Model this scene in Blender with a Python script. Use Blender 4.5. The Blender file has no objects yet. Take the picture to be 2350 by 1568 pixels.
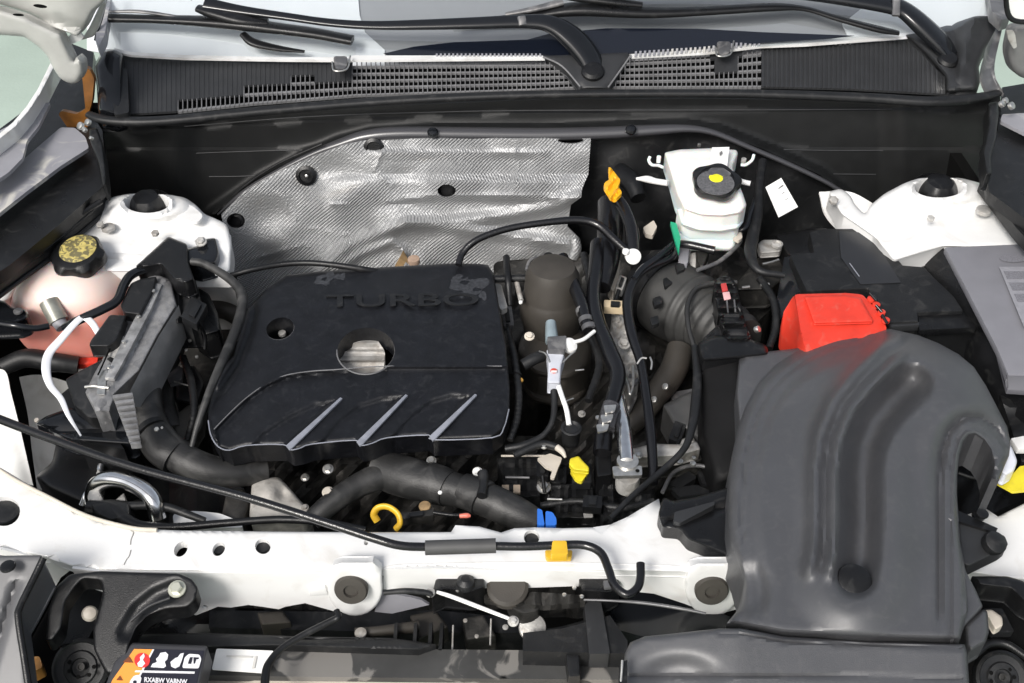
import bpy, bmesh, math, random
import numpy as np
from mathutils import Vector, Matrix
from mathutils.geometry import delaunay_2d_cdt
random.seed(7)
SC = bpy.context.scene
COL = SC.collection
# ---------------------------------------------------------------- camera, world, sun, exposure
PITCH = math.radians(42.0)
FOCAL = 38.6
CAMP = Vector((0.0, -1.189, 1.97))
cd = bpy.data.cameras.new('camera')
cam = bpy.data.objects.new('camera', cd); COL.objects.link(cam)
cam.location = CAMP
cam.rotation_euler = (math.pi/2 - PITCH, 0, 0)
cd.lens = FOCAL; cd.sensor_width = 36; cd.clip_start = 0.02; cd.clip_end = 400
SC.camera = cam
w = bpy.data.worlds.new('World'); SC.world = w; w.use_nodes = True
nt = w.node_tree; nt.nodes.clear()
wo = nt.nodes.new('ShaderNodeOutputWorld'); bg = nt.nodes.new('ShaderNodeBackground')
sky = nt.nodes.new('ShaderNodeTexSky'); sky.sky_type = 'NISHITA'; sky.sun_disc = False
SUN_EL, SUN_AZ = math.radians(44), math.radians(212)
sky.sun_elevation = SUN_EL; sky.sun_rotation = SUN_AZ
sky.air_density = 1.2; sky.dust_density = 4.0; sky.ozone_density = 1.0
bg.inputs['Strength'].default_value = 0.115
hsv = nt.nodes.new('ShaderNodeHueSaturation'); hsv.inputs['Saturation'].default_value = .42   # thin overcast: paler sky
nt.links.new(sky.outputs[0], hsv.inputs['Color']); nt.links.new(hsv.outputs[0], bg.inputs[0]); nt.links.new(bg.outputs[0], wo.inputs[0])
sd = bpy.data.lights.new('sun', 'SUN'); sun = bpy.data.objects.new('sun', sd); COL.objects.link(sun)
sd.energy = 2.3; sd.angle = math.radians(18); sd.color = (1.0, 0.965, 0.92)
sdir = Vector((math.sin(SUN_AZ)*math.cos(SUN_EL), math.cos(SUN_AZ)*math.cos(SUN_EL), math.sin(SUN_EL)))
sun.rotation_euler = sdir.to_track_quat('Z', 'Y').to_euler()
SC.view_settings.view_transform = 'Standard'; SC.view_settings.look = 'None'
SC.view_settings.exposure = 0.35; SC.view_settings.gamma = 1
# ---------------------------------------------------------------- measuring: photo grid (2350 x 1567) to points in the bay
FPX = 2350*FOCAL/36.0
CP, SP = math.cos(PITCH), math.sin(PITCH)
def ray(u, v):
    a = (u-1175)/FPX; b = (783.5-v)/FPX
    return Vector((a, CP + b*SP, -SP + b*CP))
def Z(u, v, z):
    d = ray(u, v); return CAMP + d*((z-CAMP.z)/d.z)
def Y(u, v, y):
    d = ray(u, v); return CAMP + d*((y-CAMP.y)/d.y)
FWD = Vector((0, CP, -SP))
def m_per_px(P): return (P-CAMP).dot(FWD)/FPX
def toD(P):
    d = P-CAMP; k = d.dot(FWD); upv = Vector((0, SP, CP))
    return 1175+FPX*d.x/k, 783.5-FPX*d.dot(upv)/k
# ---------------------------------------------------------------- materials
def FN(mode): return Z if mode == 'z' else (Y if mode == 'y' else mode)
MT = {}
def mat(name, color, rough=.5, metal=0., spec=.5, noise=.0, nscale=30, bump=.0, bscale=400, dust=None, dustc=(.35,.34,.33), dscale=14,
        sss=0., trans=0., coat=0., emb=None, ior=1.5, alpha=1., rvar=.0):
    if name in MT: return MT[name]
    m = bpy.data.materials.new(name); m.use_nodes = True; n = m.node_tree; N = n.nodes; L = n.links
    b = N['Principled BSDF']
    b.inputs['Roughness'].default_value = rough; b.inputs['Metallic'].default_value = metal
    b.inputs['Specular IOR Level'].default_value = spec; b.inputs['IOR'].default_value = ior
    b.inputs['Subsurface Weight'].default_value = sss; b.inputs['Transmission Weight'].default_value = trans
    b.inputs['Coat Weight'].default_value = coat; b.inputs['Alpha'].default_value = alpha
    if sss: b.inputs['Subsurface Scale'].default_value = .02
    c = (*color, 1); b.inputs['Base Color'].default_value = c
    tc = N.new('ShaderNodeTexCoord').outputs['Object']
    def nz(sc, det=4, dis=0.):
        t = N.new('ShaderNodeTexNoise'); t.inputs['Scale'].default_value = sc; t.inputs['Detail'].default_value = det
        t.inputs['Distortion'].default_value = dis
        L.new(tc, t.inputs['Vector']); return t.outputs['Fac']
    cur = None
    if noise:
        r = N.new('ShaderNodeMapRange'); L.new(nz(nscale, 5), r.inputs['Value'])
        r.inputs['From Min'].default_value = .3; r.inputs['From Max'].default_value = .7
        r.inputs['To Min'].default_value = 1-noise; r.inputs['To Max'].default_value = 1+noise
        mx = N.new('ShaderNodeMix'); mx.data_type = 'RGBA'; mx.blend_type = 'MULTIPLY'; mx.inputs[0].default_value = 1
        mx.inputs[6].default_value = c; L.new(r.outputs[0], mx.inputs[7]); cur = mx.outputs[2]
    if dust:
        d1 = nz(dscale, 8, 1.2)
        r = N.new('ShaderNodeMapRange'); L.new(d1, r.inputs['Value'])
        r.inputs['From Min'].default_value = dust[0]; r.inputs['From Max'].default_value = dust[0]+dust[2] if len(dust) > 2 else dust[0]+.12
        r.inputs['To Max'].default_value = dust[1]
        mx = N.new('ShaderNodeMix'); mx.data_type = 'RGBA'
        L.new(r.outputs[0], mx.inputs[0]); mx.inputs[6].default_value = c
        if cur: L.new(cur, mx.inputs[6])
        mx.inputs[7].default_value = (*dustc, 1); cur = mx.outputs[2]
    if cur: L.new(cur, b.inputs['Base Color'])
    if rvar:
        r = N.new('ShaderNodeMapRange'); L.new(nz(nscale*.7, 6, .5), r.inputs['Value'])
        r.inputs['From Min'].default_value = .3; r.inputs['From Max'].default_value = .7
        r.inputs['To Min'].default_value = max(.02, rough-rvar); r.inputs['To Max'].default_value = min(1, rough+rvar)
        L.new(r.outputs[0], b.inputs['Roughness'])
    if bump or emb:
        bp = N.new('ShaderNodeBump'); bp.inputs['Strength'].default_value = 1.0
        bp.inputs['Distance'].default_value = bump if bump else emb[1]
        if emb:
            # cross-hatched embossing of foil: two sine waves
            sep = N.new('ShaderNodeSeparateXYZ'); L.new(tc, sep.inputs[0])
            def sn(sock, sock2, k, s2):
                a = N.new('ShaderNodeMath'); a.operation = 'MULTIPLY_ADD'; L.new(sock, a.inputs[0]); a.inputs[1].default_value = k
                q = N.new('ShaderNodeMath'); q.operation = 'MULTIPLY'; L.new(sock2, q.inputs[0]); q.inputs[1].default_value = s2
                L.new(q.outputs[0], a.inputs[2])
                s = N.new('ShaderNodeMath'); s.operation = 'SINE'; L.new(a.outputs[0], s.inputs[0]); return s.outputs[0]
            x1 = sn(sep.outputs[0], sep.outputs[2], emb[0], emb[0]*.25); x2 = sn(sep.outputs[2], sep.outputs[0], emb[0]*1.15, emb[0]*.18)
            a = N.new('ShaderNodeMath'); a.operation = 'MULTIPLY'; L.new(x1, a.inputs[0]); L.new(x2, a.inputs[1])
            k = N.new('ShaderNodeMapRange'); L.new(nz(9, 3), k.inputs['Value']); k.inputs['From Min'].default_value = .42; k.inputs['From Max'].default_value = .62
            k.inputs['To Min'].default_value = .15
            a2 = N.new('ShaderNodeMath'); a2.operation = 'MULTIPLY'; L.new(a.outputs[0], a2.inputs[0]); L.new(k.outputs[0], a2.inputs[1])
            a3 = N.new('ShaderNodeMath'); a3.operation = 'MULTIPLY_ADD'; L.new(nz(260, 2), a3.inputs[0]); a3.inputs[1].default_value = .9; L.new(a2.outputs[0], a3.inputs[2])
            L.new(a3.outputs[0], bp.inputs['Height'])
        else:
            L.new(nz(bscale, 3), bp.inputs['Height'])
        L.new(bp.outputs[0], b.inputs['Normal'])
    MT[name] = m; return m
BLKM = mat('black_box_matte', (.006,.006,.0065), .6, spec=.2, noise=.2, bump=.0002, bscale=900)
BLK = mat('black_plastic', (.007,.0072,.008), .33, spec=.4, noise=.25, bump=.0003, bscale=900, dust=(.58,.3,.15), dustc=(.06,.06,.058), dscale=40, rvar=.08)
BLK2 = mat('black_plastic_matte', (.011,.0115,.0125), .44, spec=.4, noise=.25, bump=.0003, bscale=900, dust=(.54,.35,.2), dustc=(.07,.068,.066), dscale=45)
GLB = mat('black_gloss', (.008,.009,.011), .16, noise=.1)
DUCT = mat('duct_plastic', (.060,.061,.066), .42, spec=.9, noise=.10, nscale=12, bump=.00035, bscale=1300, dust=(.52,.3,.2), dustc=(.11,.108,.108), dscale=70, rvar=.04)
COVM = mat('engine_cover_plastic', (.0065,.007,.009), .36, spec=.42, noise=.3, nscale=45, bump=.0003, bscale=1100, dust=(.53,.35,.2), dustc=(.030,.031,.034), dscale=80, rvar=.03)
RUB = mat('rubber_hose', (.02,.02,.02), .48, noise=.25, bump=.0004, bscale=500, dust=(.48,.55,.2), dustc=(.10,.098,.095), dscale=20)
_d = DUCT.node_tree.nodes['Principled BSDF']; _d.inputs['Coat Weight'].default_value = .15; _d.inputs['Coat Roughness'].default_value = .42
WHT = mat('white_paint', (.80,.80,.79), .3, noise=.04, nscale=7, coat=.4, dust=(.56,.35,.14), dustc=(.50,.46,.40), dscale=13, bump=.0004, bscale=60)
WHT2 = mat('white_paint_dusty', (.74,.74,.73), .45, noise=.06, nscale=14, dust=(.5,.55,.2), dustc=(.42,.40,.37), dscale=12)
GRYP = mat('grey_lavender_panel', (.27,.27,.295), .5, noise=.06, dust=(.56,.8,.12), dustc=(.6,.58,.53), dscale=16)
ALU = mat('heat_shield_foil', (.38,.385,.39), .47, metal=.5, noise=.16, nscale=9, emb=(1100,.0016), dust=(.60,.35,.15), dustc=(.42,.36,.28), dscale=7)
STEEL = mat('zinc_steel', (.62,.61,.58), .32, metal=.9, noise=.2, nscale=120)
CHR = mat('polished_pipe', (.80,.80,.80), .16, metal=1., noise=.12, nscale=60)
CAST = mat('cast_aluminium', (.46,.45,.43), .55, metal=.35, noise=.3, nscale=45, bump=.0012, bscale=160, dust=(.5,.6,.15), dustc=(.22,.19,.16), dscale=22)
DCAST = mat('dark_casting', (.035,.034,.032), .55, metal=.4, noise=.4, nscale=40, bump=.001, bscale=150, dust=(.5,.5,.15), dustc=(.13,.12,.11), dscale=26)
GUN = mat('gunmetal_module', (.13,.13,.135), .42, metal=.4, noise=.3, nscale=30, dust=(.48,.6,.15), dustc=(.34,.33,.32), dscale=24)
BRN = mat('brown_grey_plastic', (.045,.040,.034), .55, noise=.15, bump=.0003, bscale=700)
RED = mat('red_plastic', (.66,.045,.025), .42, noise=.10, dust=(.56,.25,.15), dustc=(.5,.2,.15), dscale=50, bump=.0002, bscale=900)
YEL = mat('yellow_plastic', (.78,.47,.03), .4, noise=.15, dust=(.56,.5,.15), dustc=(.35,.25,.10), dscale=60)
LYEL = mat('lemon_plastic', (.74,.62,.03), .4, noise=.15, dust=(.56,.4,.15), dustc=(.4,.33,.1), dscale=60)
PAP = mat('white_paper', (.83,.83,.81), .6, noise=.05, nscale=60)
INK = mat('grey_ink', (.16,.16,.16), .7)
BRK = mat('milky_plastic', (.80,.80,.77), .4, sss=.35, noise=.03)
MESHM = mat('grille_plastic', (.15,.15,.155), .5, noise=.2)
COWL = mat('cowl_plastic', (.024,.025,.027), .5, noise=.15, bump=.0003, bscale=900)
BLU = mat('blue_clamp', (.03,.16,.62), .4)
GRN = mat('green_connector', (.01,.35,.18), .4)
DRK = mat('dark_void', (.004,.004,.004), .8, spec=.1)
HOS = mat('glossy_hose', (.005,.005,.006), .24, spec=.6, noise=.2, bump=.0003, bscale=300)
CREAM = mat('cream_plastic', (.62,.50,.33), .5, noise=.1)
SIL = mat('highlight_scratch_grey', (.30,.315,.36), .35, metal=.3, noise=.15, nscale=80)  # pale grey for the painted slash highlights, also beads and a scratch
BEI = mat('beige_plate', (.55,.50,.43), .5, noise=.1, nscale=20)
GL = bpy.data.materials.new('windscreen_glass'); GL.use_nodes = True; _n = GL.node_tree; _n.nodes.clear()
_o = _n.nodes.new('ShaderNodeOutputMaterial'); _m = _n.nodes.new('ShaderNodeMixShader'); _t = _n.nodes.new('ShaderNodeBsdfTransparent'); _g = _n.nodes.new('ShaderNodeBsdfGlossy')
_t.inputs[0].default_value = (.93,.96,.96,1); _g.inputs['Roughness'].default_value = .03; _m.inputs[0].default_value = .22
_n.links.new(_t.outputs[0], _m.inputs[1]); _n.links.new(_g.outputs[0], _m.inputs[2]); _n.links.new(_m.outputs[0], _o.inputs[0])
# ---------------------------------------------------------------- object helpers
def link(name, me, m, parent=None):
    o = bpy.data.objects.new(name, me); COL.objects.link(o)
    if m is not None: me.materials.append(m)
    if parent is not None: o.parent = parent
    return o
def mk(name, verts, faces, m, parent=None, smooth=True, ang=38):
    me = bpy.data.meshes.new(name); me.from_pydata([tuple(v) for v in verts], [], faces); me.update()
    bm = bmesh.new(); bm.from_mesh(me); bmesh.ops.recalc_face_normals(bm, faces=bm.faces); bm.to_mesh(me); bm.free()
    if smooth:
        me.shade_smooth(); me.set_sharp_from_angle(angle=math.radians(ang))
    return link(name, me, m, parent)
def thing(name, label, cat, group=None):
    o = bpy.data.objects.new(name, None); COL.objects.link(o); o['label'] = label; o['category'] = cat; o.empty_display_size = .02
    if group: o['group'] = group
    return o
def tag(o, label=None, cat=None, group=None, kind=None):
    if label: o['label'] = label
    if cat: o['category'] = cat
    if group: o['group'] = group
    if kind: o['kind'] = kind
    return o
def cat_rom(P, n, closed=False):
    P = np.array(P, float); N = len(P); out = []
    rng = range(N) if closed else range(N-1)
    for i in rng:
        if closed: p0, p1, p2, p3 = P[i-1], P[i], P[(i+1) % N], P[(i+2) % N]
        else:
            p1, p2 = P[i], P[i+1]
            p0 = P[i-1] if i else 2*p1-p2
            p3 = P[i+2] if i+2 < N else 2*p2-p1
        for k in range(n):
            t = k/n
            out.append(.5*((2*p1)+(-p0+p2)*t+(2*p0-5*p1+4*p2-p3)*t*t+(-p0+3*p1-3*p2+p3)*t**3))
    if not closed: out.append(P[-1])
    return np.array(out)
def rnd(poly, r, n=4):
    """round the corners of a polygon (photo-grid units)"""
    out = []; N = len(poly)
    for i in range(N):
        p = Vector(poly[i][:2]); a = Vector(poly[i-1][:2]); b = Vector(poly[(i+1) % N][:2])
        rr = min(r, (a-p).length*.45, (b-p).length*.45)
        s = p+(a-p).normalized()*rr; e = p+(b-p).normalized()*rr
        for k in range(n+1):
            t = k/n; q = s*(1-t)**2+p*2*t*(1-t)+e*t*t; out.append((q.x, q.y))
    return out
def ell(u, v, ru, rv, rot=0, n=24):
    c, s = math.cos(math.radians(rot)), math.sin(math.radians(rot))
    return [(u+ru*math.cos(t)*c-rv*math.sin(t)*s, v+ru*math.cos(t)*s+rv*math.sin(t)*c) for t in [2*math.pi*i/n for i in range(n)]]
def dens(poly, step):
    P = [np.array(p[:2], float) for p in poly]; out = []
    for i in range(len(P)):
        a, b = P[i], P[(i+1) % len(P)]; n = max(1, int(np.linalg.norm(b-a)/step))
        for k in range(n): out.append(a+(b-a)*k/n)
    return np.array(out)
def sdist(pts, poly):
    """unsigned distance and inside test (numpy)"""
    A = np.array([p[:2] for p in poly], float); B = np.roll(A, -1, 0)
    d = np.full(len(pts), 1e9); ins = np.zeros(len(pts), bool)
    for a, b in zip(A, B):
        ab = b-a; L2 = max(ab@ab, 1e-9)
        t = np.clip(((pts-a)@ab)/L2, 0, 1); q = a+t[:, None]*ab
        d = np.minimum(d, np.hypot(*(pts-q).T))
        c = (a[1] > pts[:, 1]) != (b[1] > pts[:, 1])
        with np.errstate(divide='ignore', invalid='ignore'):
            xx = (b[0]-a[0])*(pts[:, 1]-a[1])/(b[1]-a[1])+a[0]
        ins ^= c & (pts[:, 0] < xx)
    return d, ins
def pdist(pts, line):
    A = np.array(line, float); d = np.full(len(pts), 1e9); s = np.zeros(len(pts)); side = np.zeros(len(pts)); acc = 0
    for a, b in zip(A[:-1], A[1:]):
        ab = b-a; L = max(np.hypot(*ab), 1e-9)
        t = np.clip(((pts-a)@ab)/L**2, 0, 1); q = a+t[:, None]*ab; dd = np.hypot(*(pts-q).T)
        k = dd < d; cr = ab[0]*(pts[:, 1]-a[1])-ab[1]*(pts[:, 0]-a[0])
        d = np.where(k, dd, d); s = np.where(k, acc+t*L, s); side = np.where(k, np.sign(cr), side); acc += L
    return d, s, side
def ss(x, a, b):
    t = np.clip((x-a)/(b-a), 0, 1); return t*t*(3-2*t)
def planef(z):
    if callable(z): return z
    if isinstance(z, (int, float)): return lambda p: np.full(len(p), float(z))
    A = np.array([[a[0], a[1], 1] for a in z], float); c = np.linalg.lstsq(A, np.array([a[2] for a in z], float), rcond=None)[0]
    return lambda p: p[:, 0]*c[0]+p[:, 1]*c[1]+c[2]
def hf(name, out, z, m, parent=None, wall=.02, step=9, rim=0., rimw=0., f=None, holes=(), mode='z', hwall=None, cap=True, wdir=None, ang=38, outstep=None):
    """height-field sheet inside an outline (photo grid) with real thickness; z is a number, three (u,v,z) or a function"""
    zf = planef(z); out = [tuple(p[:2]) for p in out]
    ring = dens(out, outstep or step); pts = [ring]; edges = []; n0 = 0
    edges += [(i, (i+1) % len(ring)) for i in range(len(ring))]; n0 = len(ring)
    for h in holes:
        r = dens(h, max(3, step*.7)); edges += [(n0+i, n0+(i+1) % len(r)) for i in range(len(r))]; n0 += len(r); pts.append(r)
    lo, hi = ring.min(0), ring.max(0)
    gx, gy = np.meshgrid(np.arange(lo[0]+step*.5, hi[0], step), np.arange(lo[1]+step*.5, hi[1], step))
    g = np.stack([gx.ravel(), gy.ravel()], 1)
    def clear(g, mind):
        if not len(g): return g
        d, ins = sdist(g, out); ok = ins & (d > mind)
        for h in holes:
            d2, i2 = sdist(g, h); ok &= ~i2 & (d2 > mind*.6)
        return g[ok]
    if rimw:
        A = ring; T = np.roll(A, -1, 0)-np.roll(A, 1, 0); nrm = np.stack([-T[:, 1], T[:, 0]], 1); nrm /= np.maximum(np.hypot(*nrm.T), 1e-9)[:, None]
        area = .5*np.sum(A[:, 0]*np.roll(A[:, 1], -1)-np.roll(A[:, 0], -1)*A[:, 1]); nrm *= np.sign(area)
        for fr in (.08, .28, .6, 1.):
            q = A+nrm*rimw*fr; d, ins = sdist(q, out); pts.append(q[ins & (d > rimw*fr*.93)])
        g = clear(g, rimw*1.12)
    else: g = clear(g, step*.45)
    pts.append(g); P = np.concatenate(pts)
    vs, es, fs, *_ = delaunay_2d_cdt([Vector(p) for p in P], edges, [], 0, 1e-4)
    V = np.array([tuple(v) for v in vs]); F = np.array([tuple(t) for t in fs if len(t) == 3])
    cen = V[F].mean(1); d, ins = sdist(cen, out); ok = ins
    for h in holes:
        _, i2 = sdist(cen, h); ok &= ~i2
    F = F[ok]
    zz = zf(V)
    if f is not None: zz = zz+f(V)
    if rimw:
        d, _ = sdist(V, out); t = np.clip(1-d/rimw, 0, 1); sgn = -1 if mode == 'z' else 1
        zz = zz+sgn*rim*(1-np.sqrt(np.clip(1-t*t, 0, 1)))
    fn = FN(mode)
    W = [fn(V[i, 0], V[i, 1], zz[i]) for i in range(len(V))]
    cnt = {}
    for t in F:
        for a, b in ((t[0], t[1]), (t[1], t[2]), (t[2], t[0])):
            cnt.setdefault((min(a, b), max(a, b)), []).append((a, b))
    faces = [tuple(int(x) for x in t) for t in F]
    if wall:
        wd = Vector(wdir) if wdir else (Vector((0, 0, -1)) if mode == 'z' else Vector((0, 1, -.2)))
        be = [e[0] for e in cnt.values() if len(e) == 1]; low = {}
        docap = cap and len(F) < 2500
        if docap:
            base = len(W); W += [q+wd*wall for q in W[:base]]; faces += [(a+base, c+base, b+base) for a, b, c in [tuple(int(x) for x in t) for t in F]]
            for a, b in be: faces.append((int(b), int(a), int(a)+base, int(b)+base))
        else:
            for a, b in be:
                for k in (a, b):
                    if k not in low: low[k] = len(W); W.append(W[k]+wd*wall)
                faces.append((int(b), int(a), low[a], low[b]))
    used = sorted({i for t in faces for i in t}); mp = {k: i for i, k in enumerate(used)}
    return mk(name, [W[i] for i in used], [tuple(mp[i] for i in t) for t in faces], m, parent, ang=ang)
def plate(name, poly, z, h, m, parent=None, bev=.0015, dir=(0, 0, -1), mode='z', seg=2, ang=30):
    """solid prism: polygon (u,v[,z]) with bevelled edges"""
    fn = FN(mode)
    top = [fn(p[0], p[1], p[2] if len(p) > 2 else z) for p in poly]; d = Vector(dir)*h
    bm = bmesh.new(); a = [bm.verts.new(p) for p in top]; b = [bm.verts.new(p+d) for p in top]; n = len(a)
    bm.faces.new(a); bm.faces.new(b[::-1])
    for i in range(n): bm.faces.new((a[i], b[i], b[(i+1) % n], a[(i+1) % n]))
    bmesh.ops.recalc_face_normals(bm, faces=bm.faces)
    if bev:
        try: bmesh.ops.bevel(bm, geom=list(bm.edges), offset=bev, segments=seg, profile=.6, affect='EDGES', clamp_overlap=True)
        except Exception: pass
    bmesh.ops.triangulate(bm, faces=[f for f in bm.faces if len(f.verts) > 4])
    me = bpy.data.meshes.new(name); bm.to_mesh(me); bm.free()
    me.shade_smooth(); me.set_sharp_from_angle(angle=math.radians(ang))
    return link(name, me, m, parent)
def tube3(name, P, R, m, parent=None, n=6, ring=12, flat=None, mod=None, cap=True, closed=False, up=None):
    """swept tube through world points P with radii R (metres)"""
    P = np.array([tuple(p) for p in P], float); R = np.array([R]*len(P) if isinstance(R, (int, float)) else R, float)
    S = cat_rom(np.column_stack([P, R]), n, closed); K = len(S); C, r = S[:, :3], S[:, 3]
    T = np.gradient(C, axis=0); T /= np.maximum(np.linalg.norm(T, axis=1), 1e-9)[:, None]
    acc = np.concatenate([[0], np.cumsum(np.linalg.norm(np.diff(C, axis=0), axis=1))])
    u = Vector(up) if up else (Vector((0, 0, 1)) if abs(T[0][2]) < .9 else Vector((0, 1, 0)))
    t0 = Vector(T[0]); u = (u-t0*u.dot(t0)).normalized(); V = []; F = []
    for i in range(K):
        t = Vector(T[i]); u = (u-t*u.dot(t)).normalized(); s = t.cross(u); rr = r[i]*(mod(acc[i], i/(K-1)) if mod else 1)
        for k in range(ring):
            a = 2*math.pi*k/ring; cs, sn = math.cos(a), math.sin(a)
            if flat: cs, sn = math.copysign(abs(cs)**flat[2], cs)*flat[0], math.copysign(abs(sn)**flat[2], sn)*flat[1]
            V.append(Vector(C[i])+u*(rr*sn)+s*(rr*cs))
    M = K if closed else K-1
    for i in range(M):
        j = (i+1) % K
        for k in range(ring): F.append((i*ring+k, i*ring+(k+1) % ring, j*ring+(k+1) % ring, j*ring+k))
    if cap and not closed: F += [tuple(range(ring))[::-1], tuple((K-1)*ring+k for k in range(ring))]
    return mk(name, V, F, m, parent, ang=50)
def tube(name, pts, rpx, m, parent=None, **kw):
    """tube through (u,v,z[,rpx]) points, radius in photo-grid units"""
    P = [Z(*p[:3]) for p in pts]; R = [(p[3] if len(p) > 3 else rpx)*m_per_px(q) for p, q in zip(pts, P)]
    return tube3(name, P, R, m, parent, **kw)
def lathe(name, c, prof, m, parent=None, axis=(0, 0, 1), seg=28, px=True, wave=None, sq=1.):
    """profile [(r,h)] turned about an axis through c=(u,v,z)"""
    C = Z(*c) if px != 'w' else Vector(c); k = m_per_px(C) if px is True else 1.
    ax = Vector(axis).normalized(); e1 = Vector((1, 0, 0)); e1 = (e1-ax*e1.dot(ax)).normalized(); e2 = ax.cross(e1); V = []; F = []
    for j, (r, h) in enumerate(prof):
        for i in range(seg):
            a = 2*math.pi*i/seg; rr = r*k*(1+(wave[1]*math.cos(wave[0]*a) if wave and wave[2] <= j <= wave[3] else 0))
            V.append(C+e1*(rr*math.cos(a))+e2*(rr*math.sin(a)*sq)+ax*(h*k))
    for j in range(len(prof)-1):
        for i in range(seg): F.append((j*seg+i, j*seg+(i+1) % seg, (j+1)*seg+(i+1) % seg, (j+1)*seg+i))
    if prof[0][0] > 0: F.append(tuple(range(seg))[::-1])
    F.append(tuple((len(prof)-1)*seg+i for i in range(seg)))
    return mk(name, V, F, m, parent, ang=32)
def disc(name, c, r, h, m, parent=None, axis=(0, 0, 1), bev=.15, seg=24, **kw):
    b = r*bev; return lathe(name, c, [(r, 0), (r, h-b), (r-b*.3, h-b*.3), (r-b, h)], m, parent, axis, seg, **kw)
def surf(name, rows, m, parent=None, mode='z', nu=8, nv=6, wall=.003, wdir=(0, 0, -1), f=None, smooth_v=True):
    """smooth sheet through rows of (u,v,depth) control points"""
    R = [cat_rom(r, nu) for r in rows]; K = len(R[0]); fn = FN(mode)
    C = [cat_rom([r[i] for r in R], nv) if smooth_v else np.array([r[i] for r in R]) for i in range(K)]; H = len(C[0])
    V = []
    for j in range(H):
        for i in range(K):
            p = C[i][j]; d = p[2]+(f(i/(K-1), j/(H-1), p[0], p[1]) if f else 0); V.append(fn(p[0], p[1], d))
    F = [(j*K+i, j*K+i+1, (j+1)*K+i+1, (j+1)*K+i) for j in range(H-1) for i in range(K-1)]
    if wall:
        n = len(V); wd = Vector(wdir)*wall; V += [p+wd for p in V]; F += [tuple(x+n for x in t)[::-1] for t in F]
        per = [i for i in range(K)]+[j*K+K-1 for j in range(1, H)]+[(H-1)*K+i for i in range(K-2, -1, -1)]+[j*K for j in range(H-2, 0, -1)]
        F += [(per[i], per[(i+1) % len(per)], per[(i+1) % len(per)]+n, per[i]+n) for i in range(len(per))]
    return mk(name, V, F, m, parent)
def wbox(name, c, s, m, parent=None, rot=(0, 0, 0), bev=.001):
    bm = bmesh.new(); bmesh.ops.create_cube(bm, size=1)
    bmesh.ops.scale(bm, vec=s, verts=bm.verts)
    if bev: bmesh.ops.bevel(bm, geom=list(bm.edges), offset=min(bev, min(s)*.3), segments=2, profile=.6, affect='EDGES')
    from mathutils import Euler
    bmesh.ops.rotate(bm, matrix=Euler(rot).to_matrix(), verts=bm.verts); bmesh.ops.translate(bm, vec=c, verts=bm.verts)
    me = bpy.data.meshes.new(name); bm.to_mesh(me); bm.free(); me.shade_smooth(); me.set_sharp_from_angle(angle=math.radians(30))
    return link(name, me, m, parent)
def bolt(c, r, m=STEEL, parent=None, name='bolt', axis=(0, -.25, 1), washer=True):
    C = Z(*c); k = m_per_px(C)*r; ax = Vector(axis).normalized()
    prof = [(1., 0), (1., .15), (.95, .22), (.62, .24)] if washer else []
    base = .24 if washer else 0
    V = []; F = []; e1 = Vector((1, 0, 0)); e1 = (e1-ax*e1.dot(ax)).normalized(); e2 = ax.cross(e1); sg = 18
    rings = [(r_, h_, 18) for r_, h_ in prof]
    P = prof+[(.64, base), (.64, base+.42), (.52, base+.55)]
    for j, (rr, h) in enumerate(P):
        hexa = j >= len(prof)
        for i in range(sg):
            a = 2*math.pi*i/sg; q = rr
            if hexa: q = rr*.92/math.cos((a % (math.pi/3))-math.pi/6)
            V.append(C+(e1*math.cos(a)+e2*math.sin(a))*(q*k)+ax*(h*k))
    for j in range(len(P)-1):
        for i in range(sg): F.append((j*sg+i, j*sg+(i+1) % sg, (j+1)*sg+(i+1) % sg, (j+1)*sg+i))
    F.append(tuple((len(P)-1)*sg+i for i in range(sg)))
    return mk(name, V, F, m, parent, ang=25)
def text(name, s, a, b, hpx, z, m, parent=None, mode='z', ext=.0004, lift=.0008, bold=0.):
    """raised lettering running from photo point a to b on the plane z"""
    cu = bpy.data.curves.new(name, 'FONT'); cu.body = s; cu.extrude = ext; cu.size = 1; cu.offset = bold
    o = bpy.data.objects.new(name, cu); COL.objects.link(o); bpy.context.view_layer.update()
    me = bpy.data.meshes.new_from_object(o.evaluated_get(bpy.context.evaluated_depsgraph_get()))
    bpy.data.objects.remove(o)
    co = np.array([tuple(v.co) for v in me.vertices]); wx = max(co[:, 0].max(), 1e-6); hy = co[:, 1].max()
    ax, ay = a; bx, by = b; L = math.hypot(bx-ax, by-ay); dx, dy = (bx-ax)/L, (by-ay)/L
    fn = FN(mode)
    for v in me.vertices:
        t = v.co.x/wx*L; h = v.co.y/hy*hpx
        p = fn(ax+dx*t+dy*h, ay+dy*t-dx*h, z); v.co = p+(Vector((0, 0, 1)) if mode == 'z' else Vector((0, -1, 0)))*(lift+v.co.z)
    return link(name, me, m, parent)
def group_copy(src, loc_delta, parent=None):
    o = src.copy(); COL.objects.link(o); o.parent = parent or src.parent; o.location = src.location+Vector(loc_delta); return o
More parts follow.
